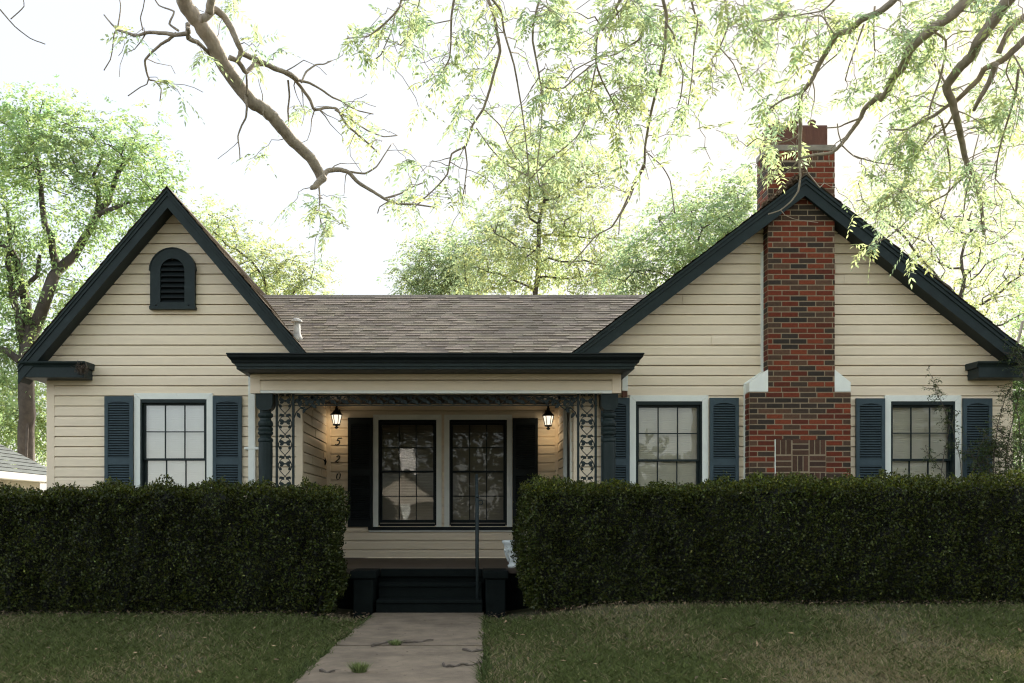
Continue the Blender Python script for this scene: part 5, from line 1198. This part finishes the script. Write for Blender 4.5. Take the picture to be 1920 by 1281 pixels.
twig('long hooked twig on the path close to the right grass edge', [(831, 1249), (834, 1254), (846, 1255), (862, 1252), (885, 1251), (904, 1246)])
twig('thin twig curving along the crack across the path', [(697, 1216), (715, 1211), (735, 1207), (765, 1209), (790, 1207), (812, 1204)])
twig('short twig above the hooked one by the right grass edge', [(868, 1222), (885, 1226), (905, 1225)])
twig('small twig below the round weed tuft at the left of the path', [(600, 1262), (612, 1265), (628, 1264)])

# ------------------------------------------------------------------ urn planter on the porch
uy = 11.80; ux = PX(966, uy); ut = PZ(1013, uy)
u = thing('urn_planter', 'weathered white urn planter on the porch floor by the right hedge', 'planter', (ux, uy, PZF))
mb = MB(); hh = ut-PZF
mb.lathe([(.085, PZF+.001), (.09, PZF+.025), (.07, PZF+.04), (.075, PZF+.06), (.105, PZF+hh*.45), (.128, PZF+hh*.75), (.135, PZF+hh*.86), (.150, PZF+hh*.90), (.155, PZF+hh*.95), (.146, ut), (.125, ut-.004), (.118, ut-.05)], ux, uy, 28)
for i in range(10):
    a = 2*math.pi*i/10; rr_ = .118
    mb.tube([(ux+.082*math.cos(a), uy+.082*math.sin(a), PZF+.07), (ux+.114*math.cos(a), uy+.114*math.sin(a), PZF+hh*.5), (ux+.128*math.cos(a+.22), uy+.128*math.sin(a+.22), PZF+hh*.68), (ux+.126*math.cos(a+.4), uy+.126*math.sin(a+.4), PZF+hh*.6)], .0075, 5)
mb.build('bowl', M['urn'], u, None, True)
mb = MB(); mb.lathe([(.117, ut-.03), (.06, ut-.012), (.01, ut-.01)], ux, uy, 16); mb.build('soil', M['soil'], u)

# ------------------------------------------------------------------ wispy shrub at the right window, climbing twigs
rs = np.random.default_rng(61); Yv = 11.95
s = thing('shrub', 'wispy dark shrub growing up across the right window and house corner', 'shrub', (PX(1860, Yv), Yv, .1))
mb = MB(); SB, SD, SL = [], [], []
def wisp(pts, r0, dens, yv=Yv):
    L = [P(x, y, yv+rs.normal(0, .03)) for x, y in pts]; p, r = smooth(L, [r0*(1-.8*i/len(L)) for i in range(len(L))], 5, .5, rs); mb.tube(p, r, 5)
    for _ in range(int(dens)):
        i = int(len(p)*(.25+.75*rs.uniform())); i = min(i, len(p)-1); q = p[i]; d = rs.normal(0, 1, 3)*[1, .6, .7]+np.array([0, 0, .25]); l = rs.uniform(.05, .16)
        e = np.array(q)+nrm(d)*l; mb.tube([tuple(q), tuple(e)], [.002, .001], 4, cap=False)
        for k in range(4): SB.append(np.array(q)+(e-np.array(q))*(k+1)/4); SD.append(d+rs.normal(0, .6, 3)); SL.append(rs.uniform(.03, .06))
wisp([(1770, 960), (1765, 880), (1780, 800), (1768, 760), (1755, 735), (1748, 705)], .006, 34)
wisp([(1810, 960), (1800, 860), (1785, 800), (1790, 770)], .006, 22); wisp([(1830, 960), (1826, 880), (1840, 830), (1850, 815)], .006, 26)
wisp([(1870, 960), (1862, 880), (1870, 800), (1885, 745), (1900, 720)], .008, 40); wisp([(1890, 960), (1885, 860), (1900, 780), (1912, 735)], .008, 40); wisp([(1905, 960), (1915, 840), (1905, 760), (1880, 735)], .008, 36)
wisp([(1860, 960), (1845, 890), (1820, 850), (1810, 845)], .006, 30); wisp([(1880, 960), (1850, 860), (1880, 820), (1860, 790)], .006, 30); wisp([(1930, 960), (1928, 800), (1918, 700), (1905, 670), (1880, 660)], .008, 46); wisp([(1940, 960), (1945, 800), (1925, 690), (1910, 655)], .008, 40)
wisp([(1900, 960), (1880, 900), (1850, 870), (1840, 868)], .006, 40); wisp([(1910, 960), (1900, 880), (1870, 850)], .006, 40);
for q in range(6): wisp([(1880+q*11, 960), (1868+q*9, 900), (1862+q*9+rs.normal(0, 6), 850), (1850+q*9+rs.normal(0, 10), 830-q*6)], .006, 30)
wisp([(1950, 960), (1935, 880), (1910, 830)], .006, 46); wisp([(1800, 960), (1770, 890), (1740, 850), (1735, 835)], .005, 16)
mb.build('stems', M['bark_dark'], s, None, True)
Vl, Fl, Cl = sprays(np.array(SB), np.array(SD), SL, 1, .032, .42, rs, .3, (1, 1, .9), .3); mesh_np('foliage', Vl, Fl, Cl, M['leaf_dark'], s, (PX(1860, Yv), Yv, .1))
# old nest on the eave return
n = 260; c = np.array(P(153, 692, YR-.03)); a = rs.uniform(0, 6.28, n); C = c+np.stack([rs.normal(0, .035, n), rs.normal(0, .03, n), rs.normal(0, .028, n)], 1)
Vl, Fl, Cl = leaves(C, rs.normal(0, 1, (n, 3)), rs.normal(0, 1, (n, 3)), rs.uniform(.03, .1, n), rs.uniform(.003, .01, n), rs.uniform(.15, .8, (n, 1))*np.ones((1, 3)))
tag(mesh_np('nest', Vl, Fl, Cl, M['litter'], None, tuple(c)), 'ragged brown nest at the end of the left eave return', 'nest')
for o in bpy.data.objects:
    if '_org' in o: del o['_org']
